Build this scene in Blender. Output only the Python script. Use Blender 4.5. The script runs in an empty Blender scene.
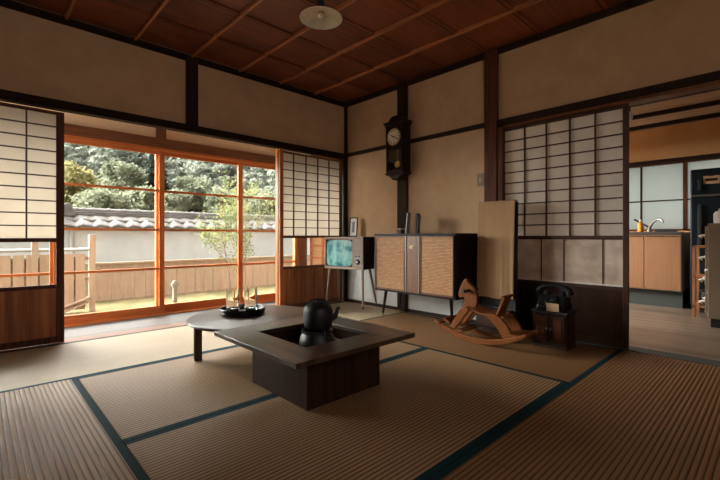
import bpy, bmesh, math, random
import numpy as np
from mathutils import Vector, Matrix, noise
random.seed(7)
R = math.radians
sc = bpy.context.scene
COL = sc.collection

# ------------------------------------------------------------------ materials
def new_mat(name):
    m = bpy.data.materials.new(name); m.use_nodes = True
    nt = m.node_tree
    for n in list(nt.nodes): nt.nodes.remove(n)
    out = nt.nodes.new('ShaderNodeOutputMaterial')
    return m, nt, out
def N(nt, t, **k):
    n = nt.nodes.new(t)
    for a, v in k.items():
        if a in n.inputs.keys(): n.inputs[a].default_value = v
        else: setattr(n, a, v)
    return n
def rgb(c): return (c[0], c[1], c[2], 1)
def coords(nt, scale=(1, 1, 1), world=False):
    if world: tc = N(nt, 'ShaderNodeNewGeometry'); s = tc.outputs['Position']
    else: tc = N(nt, 'ShaderNodeTexCoord'); s = tc.outputs['Object']
    mp = N(nt, 'ShaderNodeMapping'); mp.inputs['Scale'].default_value = scale
    nt.links.new(s, mp.inputs[0]); return mp.outputs[0]
def mat(name, c, rough=.6, c2=None, scale=(8, 8, 8), detail=6, bump=0., metallic=0, world=False, lo=.35, hi=.65, spec=.5, coat=0):
    m, nt, out = new_mat(name)
    p = N(nt, 'ShaderNodeBsdfPrincipled', Roughness=rough, Metallic=metallic)
    p.inputs['Base Color'].default_value = rgb(c)
    p.inputs['Specular IOR Level'].default_value = spec
    p.inputs['Coat Weight'].default_value = coat
    nt.links.new(p.outputs[0], out.inputs[0])
    if c2 is not None or bump:
        v = coords(nt, scale, world)
        nz = N(nt, 'ShaderNodeTexNoise', Scale=1.0, Detail=detail, Roughness=.6)
        nt.links.new(v, nz.inputs['Vector'])
        if c2 is not None:
            r = N(nt, 'ShaderNodeValToRGB')
            r.color_ramp.elements[0].position = lo; r.color_ramp.elements[1].position = hi
            r.color_ramp.elements[0].color = rgb(c); r.color_ramp.elements[1].color = rgb(c2)
            nt.links.new(nz.outputs['Fac'], r.inputs[0]); nt.links.new(r.outputs[0], p.inputs['Base Color'])
        if bump:
            b = N(nt, 'ShaderNodeBump', Strength=bump, Distance=.004)
            nt.links.new(nz.outputs['Fac'], b.inputs['Height']); nt.links.new(b.outputs[0], p.inputs['Normal'])
    return m
def wood(name, c, c2, axis=0, rough=.5, fine=60, bump=.15, spec=.5, world=False, coat=0):
    s = [fine, fine, fine]; s[axis] = fine * .05
    return mat(name, c, rough, c2, tuple(s), 5, bump, world=world, spec=spec, coat=coat, lo=.3, hi=.72)
def math_n(nt, op, a, b=None):
    n = N(nt, 'ShaderNodeMath', operation=op)
    for i, v in enumerate((a, b)):
        if v is None: continue
        if isinstance(v, (int, float)): n.inputs[i].default_value = v
        else: nt.links.new(v, n.inputs[i])
    return n.outputs[0]

def tatami_mat(name, dark, light):
    m, nt, out = new_mat(name)
    p = N(nt, 'ShaderNodeBsdfPrincipled', Roughness=.5)
    p.inputs['Specular IOR Level'].default_value = .22
    tc = N(nt, 'ShaderNodeTexCoord'); sp = N(nt, 'ShaderNodeSeparateXYZ'); nt.links.new(tc.outputs['Object'], sp.inputs[0])
    f = math_n(nt, 'ABSOLUTE', math_n(nt, 'SINE', math_n(nt, 'MULTIPLY', sp.outputs['Y'], math.pi / .0195)))
    f2 = math_n(nt, 'POWER', f, .6)
    # short cross stitches along each rib
    g = math_n(nt, 'ABSOLUTE', math_n(nt, 'SINE', math_n(nt, 'MULTIPLY', sp.outputs['X'], math.pi / .006)))
    h = math_n(nt, 'ADD', f2, math_n(nt, 'MULTIPLY', g, .12))
    v = coords(nt, (4, 120, 4)); nz = N(nt, 'ShaderNodeTexNoise', Scale=1.0, Detail=4.0); nt.links.new(v, nz.inputs['Vector'])
    v2 = coords(nt, (1.3, 2.2, 1), True); nb = N(nt, 'ShaderNodeTexNoise', Scale=1.0, Detail=3.0); nt.links.new(v2, nb.inputs['Vector'])
    r = N(nt, 'ShaderNodeValToRGB'); e = r.color_ramp.elements
    e[0].position = .25; e[0].color = rgb(dark); e[1].position = .85; e[1].color = rgb(light)
    nt.links.new(f2, r.inputs[0])
    mx = N(nt, 'ShaderNodeMixRGB', blend_type='MULTIPLY'); mx.inputs[0].default_value = .5
    r2 = N(nt, 'ShaderNodeValToRGB'); r2.color_ramp.elements[0].position = .3; r2.color_ramp.elements[1].position = .7
    r2.color_ramp.elements[0].color = (.62, .55, .45, 1); r2.color_ramp.elements[1].color = (1, 1, 1, 1)
    ad = math_n(nt, 'MULTIPLY', math_n(nt, 'ADD', nz.outputs['Fac'], nb.outputs['Fac']), .5)
    nt.links.new(ad, r2.inputs[0]); nt.links.new(r.outputs[0], mx.inputs[1]); nt.links.new(r2.outputs[0], mx.inputs[2])
    nt.links.new(mx.outputs[0], p.inputs['Base Color'])
    b = N(nt, 'ShaderNodeBump', Strength=.55, Distance=.004); nt.links.new(h, b.inputs['Height']); nt.links.new(b.outputs[0], p.inputs['Normal'])
    nt.links.new(p.outputs[0], out.inputs[0]); return m
def boards_mat(name, c, c2, c3, pitch, axis, rough=.5, spec=.4, fine=50):
    """planks `pitch` wide laid across `axis` (0: planks run along x, split in y), with grain and a tone of their own"""
    m, nt, out = new_mat(name)
    p = N(nt, 'ShaderNodeBsdfPrincipled', Roughness=rough); p.inputs['Specular IOR Level'].default_value = spec
    g = N(nt, 'ShaderNodeNewGeometry'); sp = N(nt, 'ShaderNodeSeparateXYZ'); nt.links.new(g.outputs['Position'], sp.inputs[0])
    q = math_n(nt, 'DIVIDE', sp.outputs['Y' if axis == 0 else 'X'], pitch)
    fl = math_n(nt, 'FLOOR', q); fr = math_n(nt, 'FRACT', q)
    wn = N(nt, 'ShaderNodeTexWhiteNoise', noise_dimensions='1D'); nt.links.new(fl, wn.inputs['W'])
    s = [fine, fine, fine]; s[axis] = fine * .05
    nz = N(nt, 'ShaderNodeTexNoise', Scale=1.0, Detail=6.0, Roughness=.65); nt.links.new(coords(nt, tuple(s), True), nz.inputs['Vector'])
    bl = N(nt, 'ShaderNodeTexNoise', Scale=2.2, Detail=3.0); nt.links.new(coords(nt, (1, 1, 1), True), bl.inputs['Vector'])
    t = math_n(nt, 'ADD', math_n(nt, 'MULTIPLY', nz.outputs['Fac'], .5), math_n(nt, 'ADD', math_n(nt, 'MULTIPLY', wn.outputs['Value'], .28), math_n(nt, 'MULTIPLY', bl.outputs['Fac'], .3)))
    r = N(nt, 'ShaderNodeValToRGB'); e = r.color_ramp.elements
    e[0].position = .3; e[0].color = rgb(c); e[1].position = .8; e[1].color = rgb(c3)
    k = e.new(.52); k.color = rgb(c2)
    nt.links.new(t, r.inputs[0])
    gap = math_n(nt, 'GREATER_THAN', fr, .025)
    mx = N(nt, 'ShaderNodeMixRGB'); nt.links.new(gap, mx.inputs[0]); mx.inputs[1].default_value = rgb([x * .25 for x in c]); nt.links.new(r.outputs[0], mx.inputs[2])
    nt.links.new(mx.outputs[0], p.inputs['Base Color'])
    b = N(nt, 'ShaderNodeBump', Strength=.2, Distance=.004); nt.links.new(math_n(nt, 'ADD', nz.outputs['Fac'], gap), b.inputs['Height']); nt.links.new(b.outputs[0], p.inputs['Normal'])
    nt.links.new(p.outputs[0], out.inputs[0]); return m
def glass_mat(name, tint=(.95, .97, .97), refl=.9, rough=0., frost=None):
    m, nt, out = new_mat(name)
    t = N(nt, 'ShaderNodeBsdfTransparent'); t.inputs[0].default_value = rgb(tint)
    g = N(nt, 'ShaderNodeBsdfGlossy', Roughness=rough)
    fr = N(nt, 'ShaderNodeFresnel', IOR=1.45); f = math_n(nt, 'MULTIPLY', fr.outputs[0], refl)
    mx = N(nt, 'ShaderNodeMixShader'); nt.links.new(f, mx.inputs[0]); nt.links.new(t.outputs[0], mx.inputs[1]); nt.links.new(g.outputs[0], mx.inputs[2])
    nt.links.new(mx.outputs[0], out.inputs[0]); return m
def paper_mat(name, c, trans=.55, through=0.0, scale=(6, 6, 6), c2=None):
    m, nt, out = new_mat(name)
    nz = N(nt, 'ShaderNodeTexNoise', Scale=1.0, Detail=5.0); nt.links.new(coords(nt, scale), nz.inputs['Vector'])
    r = N(nt, 'ShaderNodeValToRGB'); r.color_ramp.elements[0].position = .3; r.color_ramp.elements[1].position = .7
    r.color_ramp.elements[0].color = rgb(c2 or [x * .9 for x in c]); r.color_ramp.elements[1].color = rgb(c)
    nt.links.new(nz.outputs['Fac'], r.inputs[0])
    d = N(nt, 'ShaderNodeBsdfDiffuse'); t = N(nt, 'ShaderNodeBsdfTranslucent')
    nt.links.new(r.outputs[0], d.inputs[0]); nt.links.new(r.outputs[0], t.inputs[0])
    mx = N(nt, 'ShaderNodeMixShader'); mx.inputs[0].default_value = trans
    nt.links.new(d.outputs[0], mx.inputs[1]); nt.links.new(t.outputs[0], mx.inputs[2]); o = mx.outputs[0]
    if through:
        tr = N(nt, 'ShaderNodeBsdfTransparent'); m2 = N(nt, 'ShaderNodeMixShader'); m2.inputs[0].default_value = through
        nt.links.new(o, m2.inputs[1]); nt.links.new(tr.outputs[0], m2.inputs[2]); o = m2.outputs[0]
    nt.links.new(o, out.inputs[0]); return m
def cane_mat():
    m, nt, out = new_mat('woven_cane')
    p = N(nt, 'ShaderNodeBsdfPrincipled', Roughness=.6); p.inputs['Specular IOR Level'].default_value = .3
    v = coords(nt, (1, 1, 1)); sp = N(nt, 'ShaderNodeSeparateXYZ'); nt.links.new(v, sp.inputs[0])
    br = N(nt, 'ShaderNodeTexBrick', Scale=1.0); br.offset = .5
    cb = N(nt, 'ShaderNodeCombineXYZ'); nt.links.new(sp.outputs['Y'], cb.inputs[0]); nt.links.new(sp.outputs['Z'], cb.inputs[1]); nt.links.new(cb.outputs[0], br.inputs['Vector'])
    br.inputs['Brick Width'].default_value = .046; br.inputs['Row Height'].default_value = .0125; br.inputs['Mortar Size'].default_value = .0022
    br.inputs['Color1'].default_value = (.58, .315, .145, 1); br.inputs['Color2'].default_value = (.44, .225, .095, 1); br.inputs['Mortar'].default_value = (.20, .095, .038, 1)
    nt.links.new(br.outputs['Color'], p.inputs['Base Color'])
    b = N(nt, 'ShaderNodeBump', Strength=.9, Distance=.006); b.invert = True; nt.links.new(br.outputs['Fac'], b.inputs['Height']); nt.links.new(b.outputs[0], p.inputs['Normal'])
    nt.links.new(p.outputs[0], out.inputs[0]); return m
def screen_mat():
    m, nt, out = new_mat('television_tube')
    p = N(nt, 'ShaderNodeBsdfPrincipled', Roughness=.35); p.inputs['Specular IOR Level'].default_value = .25
    nz = N(nt, 'ShaderNodeTexNoise', Scale=1.0, Detail=3.0, Roughness=.5); nt.links.new(coords(nt, (9, 7, 7)), nz.inputs['Vector'])
    r = N(nt, 'ShaderNodeValToRGB'); e = r.color_ramp.elements
    e[0].position = .38; e[0].color = (.03, .16, .17, 1); e[1].position = .62; e[1].color = (.30, .50, .47, 1)
    k = e.new(.48); k.color = (.14, .36, .35, 1)
    nt.links.new(nz.outputs['Fac'], r.inputs[0]); nt.links.new(r.outputs[0], p.inputs['Base Color'])
    nt.links.new(r.outputs[0], p.inputs['Emission Color']); p.inputs['Emission Strength'].default_value = TV_EMIT
    nt.links.new(p.outputs[0], out.inputs[0]); return m
def glow_mat(name, c, s):
    m, nt, out = new_mat(name); e = N(nt, 'ShaderNodeEmission', Strength=s); e.inputs[0].default_value = rgb(c); nt.links.new(e.outputs[0], out.inputs[0]); return m
def clear_glass():
    m, nt, out = new_mat('tumbler_glass')
    p = N(nt, 'ShaderNodeBsdfPrincipled', Roughness=.0, IOR=1.45); p.inputs['Transmission Weight'].default_value = 1; p.inputs['Base Color'].default_value = (.93, .96, .95, 1)
    nt.links.new(p.outputs[0], out.inputs[0]); return m

SKY_DIR = (-.60, .70, .45); SKY_DIM = 2.0; SKY_BRIGHT = 38.0   # overcast, brightest where the sun stands behind the cloud beside the hill
TV_EMIT = .12
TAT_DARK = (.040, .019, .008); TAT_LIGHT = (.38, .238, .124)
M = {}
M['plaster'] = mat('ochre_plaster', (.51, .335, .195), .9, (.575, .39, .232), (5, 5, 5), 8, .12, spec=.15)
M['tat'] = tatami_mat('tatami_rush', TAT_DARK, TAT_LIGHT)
M['tat_lit'] = tatami_mat('tatami_rush_window_lit', (.12, .085, .048), (.52, .41, .27))  # same rush made paler: window light by the veranda painted into the colour
M['tat_shade'] = tatami_mat('tatami_rush_shaded', (.034, .014, .005), (.27, .142, .060))  # same rush, darker and redder: the dim foreground light painted into the colour
M['heri'] = mat('border_cloth', (.006, .022, .028), .75, (.012, .036, .042), (200, 200, 200), 2, .1, spec=.08)
M['dark'] = wood('dark_stained_wood', (.016, .008, .005), (.040, .018, .010), 2, .55, spec=.12)
M['dark_h'] = wood('dark_stained_wood_level', (.016, .008, .005), (.035, .016, .009), 0, .6, spec=.05)
M['dark_y'] = wood('dark_stained_wood_across', (.016, .008, .005), (.045, .021, .012), 1, .55, spec=.2)
M['post'] = wood('red_brown_post', (.045, .015, .008), (.15, .050, .024), 2, .5, spec=.15)
M['sash'] = wood('orange_cedar', (.36, .095, .024), (.58, .19, .052), 2, .5, spec=.25)
M['sash_h'] = wood('orange_cedar_level', (.36, .095, .024), (.58, .19, .052), 0, .5, spec=.25)
M['sash_d'] = wood('brown_cedar', (.10, .040, .019), (.20, .080, .036), 0, .5, spec=.25)
M['shoji_dark'] = wood('shoji_dark_frame', (.025, .010, .006), (.075, .028, .014), 2, .4)
M['panel'] = wood('brown_panel', (.16, .052, .021), (.50, .19, .075), 2, .4, fine=22, spec=.3)
M['panel_d'] = wood('dark_panel', (.018, .007, .004), (.045, .016, .008), 2, .35, fine=22)
M['paper'] = paper_mat('shoji_paper', (.78, .73, .645), .52)
M['paper_k'] = paper_mat('shoji_paper_inner', (.88, .85, .79), .62)
M['frost'] = paper_mat('frosted_pane', (.84, .72, .60), .3, 0, (9, 9, 9), (.52, .40, .31))
M['dado'] = mat('white_dado_paper', (.52, .54, .52), .8, (.62, .63, .60), (4, 4, 4), 4, .05)
M['ceil'] = boards_mat('ceiling_boards', (.055, .012, .006), (.215, .054, .022), (.40, .115, .046), .47, 0, .42, .4)
M['batten'] = wood('ceiling_batten', (.28, .095, .034), (.54, .215, .085), 1, .32, spec=.6)
M['veranda'] = boards_mat('veranda_boards', (.055, .045, .038), (.085, .071, .060), (.12, .102, .088), .12, 0, .5, .2)
M['kfloor'] = boards_mat('kitchen_floorboards', (.085, .058, .038), (.16, .115, .080), (.25, .19, .138), .075, 1, .34, .5)
M['glass'] = glass_mat('window_glass')
M['kglass'] = paper_mat('frosted_window_glass', (.43, .455, .44), .85, .0, (3, 3, 3))
M['table'] = wood('black_brown_table_top', (.010, .005, .003), (.115, .062, .038), 0, .34, spec=.55, fine=26, bump=.4)
M['table_y'] = wood('black_brown_table_side', (.010, .005, .003), (.115, .062, .038), 1, .34, spec=.55, fine=26, bump=.4)
M['tbase'] = wood('hearth_base_wood', (.016, .007, .004), (.052, .021, .012), 2, .5, fine=25, spec=.15)
M['round'] = wood('round_table_wood', (.014, .007, .004), (.11, .062, .040), 0, .32, spec=.22, fine=34, bump=.4)
M['tleg'] = wood('round_table_leg', (.05, .030, .020), (.13, .085, .06), 2, .5, spec=.2)
M['ash'] = mat('hearth_ash', (.012, .011, .010), .95, (.035, .032, .03), (40, 40, 40), 6, .5)
M['iron'] = mat('cast_iron', (.006, .007, .008), .45, (.014, .015, .016), (90, 90, 90), 3, .4, spec=.5)
M['steel'] = mat('dull_steel', (.30, .29, .27), .35, metallic=1)
M['lacquer'] = mat('black_lacquer', (.006, .007, .008), .3, spec=.5)
M['tumbler'] = clear_glass()
M['walnut'] = wood('walnut_veneer', (.09, .034, .014), (.20, .085, .035), 2, .35)
M['walnut_y'] = wood('walnut_veneer_across', (.09, .034, .014), (.20, .085, .035), 1, .35)
M['cabside'] = wood('black_brown_veneer', (.010, .006, .005), (.022, .012, .009), 2, .45, spec=.15)
M['cane'] = cane_mat()
M['brass'] = mat('aged_brass', (.48, .34, .16), .3, metallic=1)
M['brass_b'] = mat('polished_brass', (.85, .50, .16), .45, metallic=.7)
M['tvgrey'] = mat('grey_brown_plastic', (.24, .19, .15), .45, (.20, .155, .12), (30, 30, 30))
M['tvframe'] = mat('pale_trim', (.22, .165, .12), .4, metallic=.3)
M['tube'] = screen_mat()
M['black'] = mat('black_plastic', (.006, .006, .007), .35, spec=.25)
M['blackmat'] = mat('matt_black', (.010, .010, .010), .6)
M['legmetal'] = mat('bronze_tube', (.24, .17, .12), .35, metallic=.6)
M['white'] = mat('off_white_paint', (.72, .70, .64), .4)
M['dial'] = mat('clock_dial', (.86, .72, .52), .5, (.76, .62, .43), (30, 30, 30))
M['cloth'] = mat('olive_beige_cloth', (.33, .20, .105), .95, (.40, .252, .14), (160, 160, 160), 3, .25, spec=.05)
M['horse'] = wood('orange_pine', (.115, .034, .0065), (.20, .066, .014), 1, .5, spec=.15)
M['horse_z'] = wood('orange_pine_upright', (.115, .034, .0065), (.20, .066, .014), 2, .5, spec=.15)
M['chest'] = wood('dark_chest_wood', (.018, .007, .004), (.055, .023, .012), 2, .5, spec=.2)
M['card'] = mat('tan_card', (.50, .34, .20), .8)
M['opal'] = paper_mat('opal_glass', (.86, .82, .72), .35, 0, (30, 30, 30), (.72, .67, .56))
M['milk'] = mat('milk_glass', (.88, .82, .68), .15, spec=.6)
M['kcab'] = wood('tan_kitchen_door', (.275, .132, .060), (.34, .172, .080), 2, .5, bump=.03)
M['kwall'] = mat('orange_kitchen_plaster', (.64, .36, .15), .9, (.70, .41, .18), (4, 4, 4))
M['kick'] = mat('grey_green_kickboard', (.055, .065, .06), .6)
M['kceil'] = boards_mat('kitchen_ceiling_boards', (.42, .25, .15), (.52, .33, .21), (.60, .40, .27), .4, 1, .6, .2)
M['fridge'] = mat('dark_blue_enamel', (.003, .010, .016), .4, spec=.3)
M['beige'] = mat('beige_enamel', (.25, .19, .13), .5)
M['rack'] = wood('orange_rack_wood', (.26, .10, .04), (.36, .15, .06), 2, .5)
M['amber'] = mat('amber_plastic', (.75, .30, .03), .3)
M['fence'] = mat('pale_cedar_board', (.25, .172, .117), .85, (.30, .213, .148), (14, 14, 2), 5, .2, world=True, spec=.2)
M['fence_d'] = mat('weathered_rail', (.17, .115, .075), .85, (.25, .18, .12), (20, 20, 20), 4, .1, spec=.2)
M['stucco'] = mat('pale_grey_stucco', (.35, .36, .36), .95, (.41, .42, .42), (2, 2, 2), 6, .05, spec=.1)
M['tile'] = mat('grey_clay_tile', (.042, .037, .033), .7, (.085, .075, .069), (5, 5, 5), 5, .1, world=True, spec=.3)
M['soil'] = mat('mossy_ground', (.06, .055, .022), .95, (.13, .10, .05), (3, 3, 3), 8, .3, world=True, spec=.1)
M['pipe'] = mat('pale_pipe', (.24, .24, .23), .5)
M['bark'] = mat('garden_tree_bark', (.045, .034, .024), .9, (.09, .07, .05), (30, 30, 30))
M['stone'] = mat('weathered_wood_post', (.10, .085, .065), .9, (.17, .145, .115), (30, 30, 30), 4, .2)

# ------------------------------------------------------------------ mesh builder
class B:
    def __init__(s): s.bm = bmesh.new()
    def box(s, x0, x1, y0, y1, z0, z1, m=None):
        vs = [s.bm.verts.new(p) for p in ((x0, y0, z0), (x1, y0, z0), (x1, y1, z0), (x0, y1, z0), (x0, y0, z1), (x1, y0, z1), (x1, y1, z1), (x0, y1, z1))]
        if m is not None:
            for v in vs: v.co = m @ v.co
        for f in ((3, 2, 1, 0), (4, 5, 6, 7), (0, 1, 5, 4), (1, 2, 6, 5), (2, 3, 7, 6), (3, 0, 4, 7)): s.bm.faces.new([vs[i] for i in f])
        return s
    def bar(s, a, b, w, h=None, roll=Vector((0, 0, 1))):
        a, b = Vector(a), Vector(b); d = (b - a); L = d.length; d.normalize()
        up = Vector(roll)
        if abs(d.dot(up)) > .99: up = Vector((0, 1, 0))
        sx = d.cross(up).normalized(); sz = sx.cross(d)
        m = Matrix((sx, d, sz)).transposed().to_4x4(); m.translation = a
        h = h or w
        return s.box(-w / 2, w / 2, 0, L, -h / 2, h / 2, m)
    def tube(s, pts, radii, n=12, caps=True):
        pts = [Vector(p) for p in pts]
        if isinstance(radii, (int, float)): radii = [radii] * len(pts)
        rings = []; pu = None
        for i, p in enumerate(pts):
            d = (pts[min(i + 1, len(pts) - 1)] - pts[max(i - 1, 0)]).normalized()
            if pu is None: pu = Vector((0, 0, 1)) if abs(d.z) < .9 else Vector((1, 0, 0))
            sx = d.cross(pu).normalized(); pu = sx.cross(d).normalized()
            rings.append([s.bm.verts.new(p + (sx * math.cos(2 * math.pi * k / n) + pu * math.sin(2 * math.pi * k / n)) * radii[i]) for k in range(n)])
        for a, b in zip(rings, rings[1:]):
            for k in range(n): s.bm.faces.new((a[k], a[(k + 1) % n], b[(k + 1) % n], b[k]))
        if caps:
            s.bm.faces.new(rings[0][::-1]); s.bm.faces.new(rings[-1])
        return s
    def lathe(s, prof, c=(0, 0, 0), n=40, closed=False, m=None):
        """prof: list of (r, z)"""
        c = Vector(c); rings = []
        for r, z in prof:
            if r < 1e-6: vs = [s.bm.verts.new(c + Vector((0, 0, z)))]
            else: vs = [s.bm.verts.new(c + Vector((r * math.cos(2 * math.pi * k / n), r * math.sin(2 * math.pi * k / n), z))) for k in range(n)]
            rings.append(vs)
        if m is not None:
            for rg in rings:
                for v in rg: v.co = m @ v.co
        pairs = list(zip(rings, rings[1:]))
        if closed: pairs.append((rings[-1], rings[0]))
        for a, b in pairs:
            for k in range(n):
                q = [a[k % len(a)], a[(k + 1) % len(a)], b[(k + 1) % len(b)], b[k % len(b)]]
                u = []
                for v in q:
                    if v not in u: u.append(v)
                if len(u) > 2: s.bm.faces.new(u)
        return s
    def prism(s, poly, a, b, plane='yz'):
        """polygon extruded from a to b along the axis missing from `plane`"""
        def P3(p, t):
            return {'yz': (t, p[0], p[1]), 'xz': (p[0], t, p[1]), 'xy': (p[0], p[1], t)}[plane]
        A = [s.bm.verts.new(P3(p, a)) for p in poly]; Bv = [s.bm.verts.new(P3(p, b)) for p in poly]
        n = len(poly); s.bm.faces.new(A); s.bm.faces.new(Bv[::-1])
        for i in range(n): s.bm.faces.new((A[i], Bv[i], Bv[(i + 1) % n], A[(i + 1) % n]))
        return s
    def grid(s, f, nu, nv):
        vs = [[s.bm.verts.new(f(i / nu, j / nv)) for j in range(nv + 1)] for i in range(nu + 1)]
        for i in range(nu):
            for j in range(nv): s.bm.faces.new((vs[i][j], vs[i + 1][j], vs[i + 1][j + 1], vs[i][j + 1]))
        return s

def obj(name, b, m, parent=None, label=None, bevel=0., smooth=False, kind=None, loc=None, rotz=0., solid=0., subsurf=0):
    bm = b.bm if isinstance(b, B) else b
    bmesh.ops.recalc_face_normals(bm, faces=bm.faces)
    me = bpy.data.meshes.new(name); bm.to_mesh(me); bm.free()
    o = bpy.data.objects.new(name, me); COL.objects.link(o); me.materials.append(m)
    if smooth:
        for p in me.polygons: p.use_smooth = True
        me.set_sharp_from_angle(angle=R(35))
    if parent is not None: o.parent = parent
    if loc is not None: o.location = loc
    if rotz: o.rotation_euler.z = rotz
    if solid:
        md = o.modifiers.new('thickness', 'SOLIDIFY'); md.thickness = solid; md.offset = 0
    if subsurf:
        md = o.modifiers.new('smooth', 'SUBSURF'); md.levels = md.render_levels = subsurf
    if bevel:
        md = o.modifiers.new('edge', 'BEVEL'); md.width = bevel; md.segments = 2; md.limit_method = 'ANGLE'; md.angle_limit = R(40)
    if label: o['label'] = label
    if kind: o['kind'] = kind
    return o
def tag(o, label, cat, group=None, kind=None):
    o['label'] = label; o['category'] = cat
    if group: o['group'] = group
    if kind: o['kind'] = kind
    return o
def thing(name, label, cat, loc=(0, 0, 0), rotz=0., group=None):
    o = bpy.data.objects.new(name, None); COL.objects.link(o); o.empty_display_size = .05
    o.location = loc; o.rotation_euler = (0, 0, rotz); return tag(o, label, cat, group)
def struct(name, b, m, parent=None, label=None, **k):
    o = obj(name, b, m, parent, **k); o['kind'] = 'structure'
    if label: o['label'] = label
    return o
def dup(root, loc, rotz, label, group=None):
    r = root.copy(); COL.objects.link(r); r.location = loc; r.rotation_euler = (0, 0, rotz); r['label'] = label
    if group: r['group'] = group
    for ch in list(root.children):
        c = ch.copy(); COL.objects.link(c); c.parent = r
        for g in list(ch.children):
            d = g.copy(); COL.objects.link(d); d.parent = c
    return r
def box(*a): return B().box(*a)

# ------------------------------------------------------------------ room shell
XW, YB, ZC = -4.9, -5.2, 2.43
NB, NT = 1.735, 1.80            # underside and top of the nageshi rail
struct('floor', box(XW, .0, YB, 0, -.14, -.06), M['dark_h'], label='floor slab under the straw mats')
cb_ = B()
for k in range(12):
    ya, yb = -.47 * k, max(YB, -.47 * (k + 1)) - .02
    cb_.prism([(ya, ZC + .012), (ya, ZC + .06), (yb, ZC + .06), (yb, ZC - .004)], XW, 0, 'yz')
struct('ceiling', cb_, M['ceil'], label='reddish brown board ceiling')
for k in range(10):
    x = -.488 - .4635 * k
    if x < XW + .05: break
    struct('trim_%d' % (k + 1), box(x - .010, x + .010, YB, 0, ZC - .020, ZC + .012), M['batten'], bevel=.003, label='slim ceiling batten')
# window wall (y = 0): plaster above the rail, posts, sliding track
struct('wall_left', box(XW, 0, 0, .05, NT, ZC + .05), M['plaster'], label='ochre plaster above the veranda opening')
struct('trim_20', box(XW, -.0, -.03, .05, NB, NT), M['dark_h'], bevel=.003, label='dark rail over the veranda opening')
struct('trim_21', box(XW, 0, -.02, .0, ZC - .055, ZC), M['dark_h'], label='dark ceiling edge strip')
struct('trim_22', box(-1.93, -1.822, -.022, .0, NT, ZC), M['dark'], bevel=.003, label='dark post above the rail')
struct('trim_23', box(XW, -.0, -.02, .12, -.06, .0), M['sash_d'], bevel=.002, label='wooden door track along the veranda')
struct('trim_24', box(-.032, .0, -.032, .12, 0, ZC), M['dark'], bevel=.003, label='dark corner post')
# right wall (x = 0)
struct('wall_right', box(0, .09, -1.96, .05, -.06, ZC + .05), M['plaster'], label='ochre plaster wall behind the clock')
struct('wall_right_upper', box(0, .09, YB, -1.96, NT, ZC + .05), M['plaster'], label='ochre plaster above the sliding screen and kitchen doorway')
struct('trim_25', box(-.02, 0, YB, 0, ZC - .055, ZC), M['dark_y'], label='dark ceiling edge strip')
struct('trim_26', box(-.028, .0, -.984, -.854, 0, ZC), M['dark'], bevel=.004, label='dark post behind the clock')
struct('trim_27', box(-.04, .1, -2.0, -1.882, 0, ZC), M['post'], bevel=.004, label='red-brown main post')
struct('trim_28', box(-.03, .004, -2.050, -2.0, 0, NB), M['post'], bevel=.003, label='red-brown door jamb beside the main post')
struct('trim_29', box(-.018, 0, -1.869, -.045, 1.764, 1.806), M['dark_y'], bevel=.002, label='thin dark wall rail')
struct('trim_30', box(-.035, .11, YB, -1.988, NB + .012, NT), M['dark_y'], bevel=.003, label='dark rail over the kitchen doorway')
struct('trim_31', box(-.015, .09, YB, -2.046, NB - .012, NB + .014), M['sash_d'], bevel=.002, label='red-brown lintel track')
struct('trim_32', box(-.01, .13, YB, -2.046, -.06, .002), M['kick'], bevel=.002, label='dark grey threshold of the kitchen doorway')
struct('baseboard_right', box(-.012, 0, -1.869, -.045, 0, .035), M['dark_y'], label='thin dark floor strip')
struct('trim_33', box(-.004, 0, -1.869, -.045, .035, .62), M['dado'], label='pale paper dado on the lower wall')
# unseen sides
struct('wall_left_end', box(XW, -4.69, 0, .05, -.06, NB), M['plaster'], label='plaster strip at the far end of the veranda side')
struct('wall_rear', B().box(XW, 0, YB - .09, YB, -.06, 1.2).box(XW, 0, YB - .09, YB, 2.3, ZC + .05).box(XW, -3.9, YB - .09, YB, 1.2, 2.3).box(-2.0, 0, YB - .09, YB, 1.2, 2.3), M['plaster'], label='plaster wall behind the viewer with a high opening added for fill light')  # opening made up to send fill light onto faces turned from the veranda
struct('wall_far_left', box(XW - .09, XW, YB, .0, -.06, ZC + .05), M['plaster'], label='plaster wall on the far left')
struct('wall_doorway_end', box(0, .09, YB, -4.35, -.06, NT), M['plaster'], label='plaster wall past the kitchen doorway')

# ------------------------------------------------------------------ veranda behind the screens
YS = .72
struct('veranda_floor', box(XW, .05, .12, YS + .12, -.10, -.012), M['veranda'], label='grey weathered veranda boards')
struct('veranda_ceiling', box(XW, .05, .09, YS + .12, 2.12, 2.18), M['sash_d'], label='veranda ceiling')
struct('wall_veranda', box(XW, .05, YS + .005, YS + .10, 1.80, 2.12), mat('pale_plaster', (.78, .63, .47), .9), label='ochre plaster above the glass sashes')
struct('trim_40', box(XW, -.08, YS - .03, YS + .12, 1.70, 1.80), M['sash_d'], bevel=.003, label='brown head rail above the glass sashes')
struct('trim_41', box(XW, -.08, YS - .034, YS + .12, 1.672, 1.70), M['sash_h'], bevel=.002, label='orange track under the head rail')
struct('trim_42', box(-1.96, -1.865, YS - .02, YS + .005, 1.80, 2.12), M['sash_d'], bevel=.003, label='short brown stub post')
struct('trim_43', box(XW, -.08, YS - .05, YS + .14, -.10, .0), M['sash_h'], bevel=.002, label='orange sill under the glass sashes')
struct('trim_44', box(-.215, -.09, YS - .04, YS + .12, .0, 1.70), M['sash_d'], bevel=.004, label='brown end post of the veranda')
struct('wall_veranda_end', box(-.03, .05, .12, YS - .04, -.05, 2.12), M['walnut'], label='boarded end wall of the veranda')
e = B()
for z in (.10, .29, .50, .66, .86, 1.1, 1.3): e.box(-.045, -.03, .12, YS - .04, z, z + .022)
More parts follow.
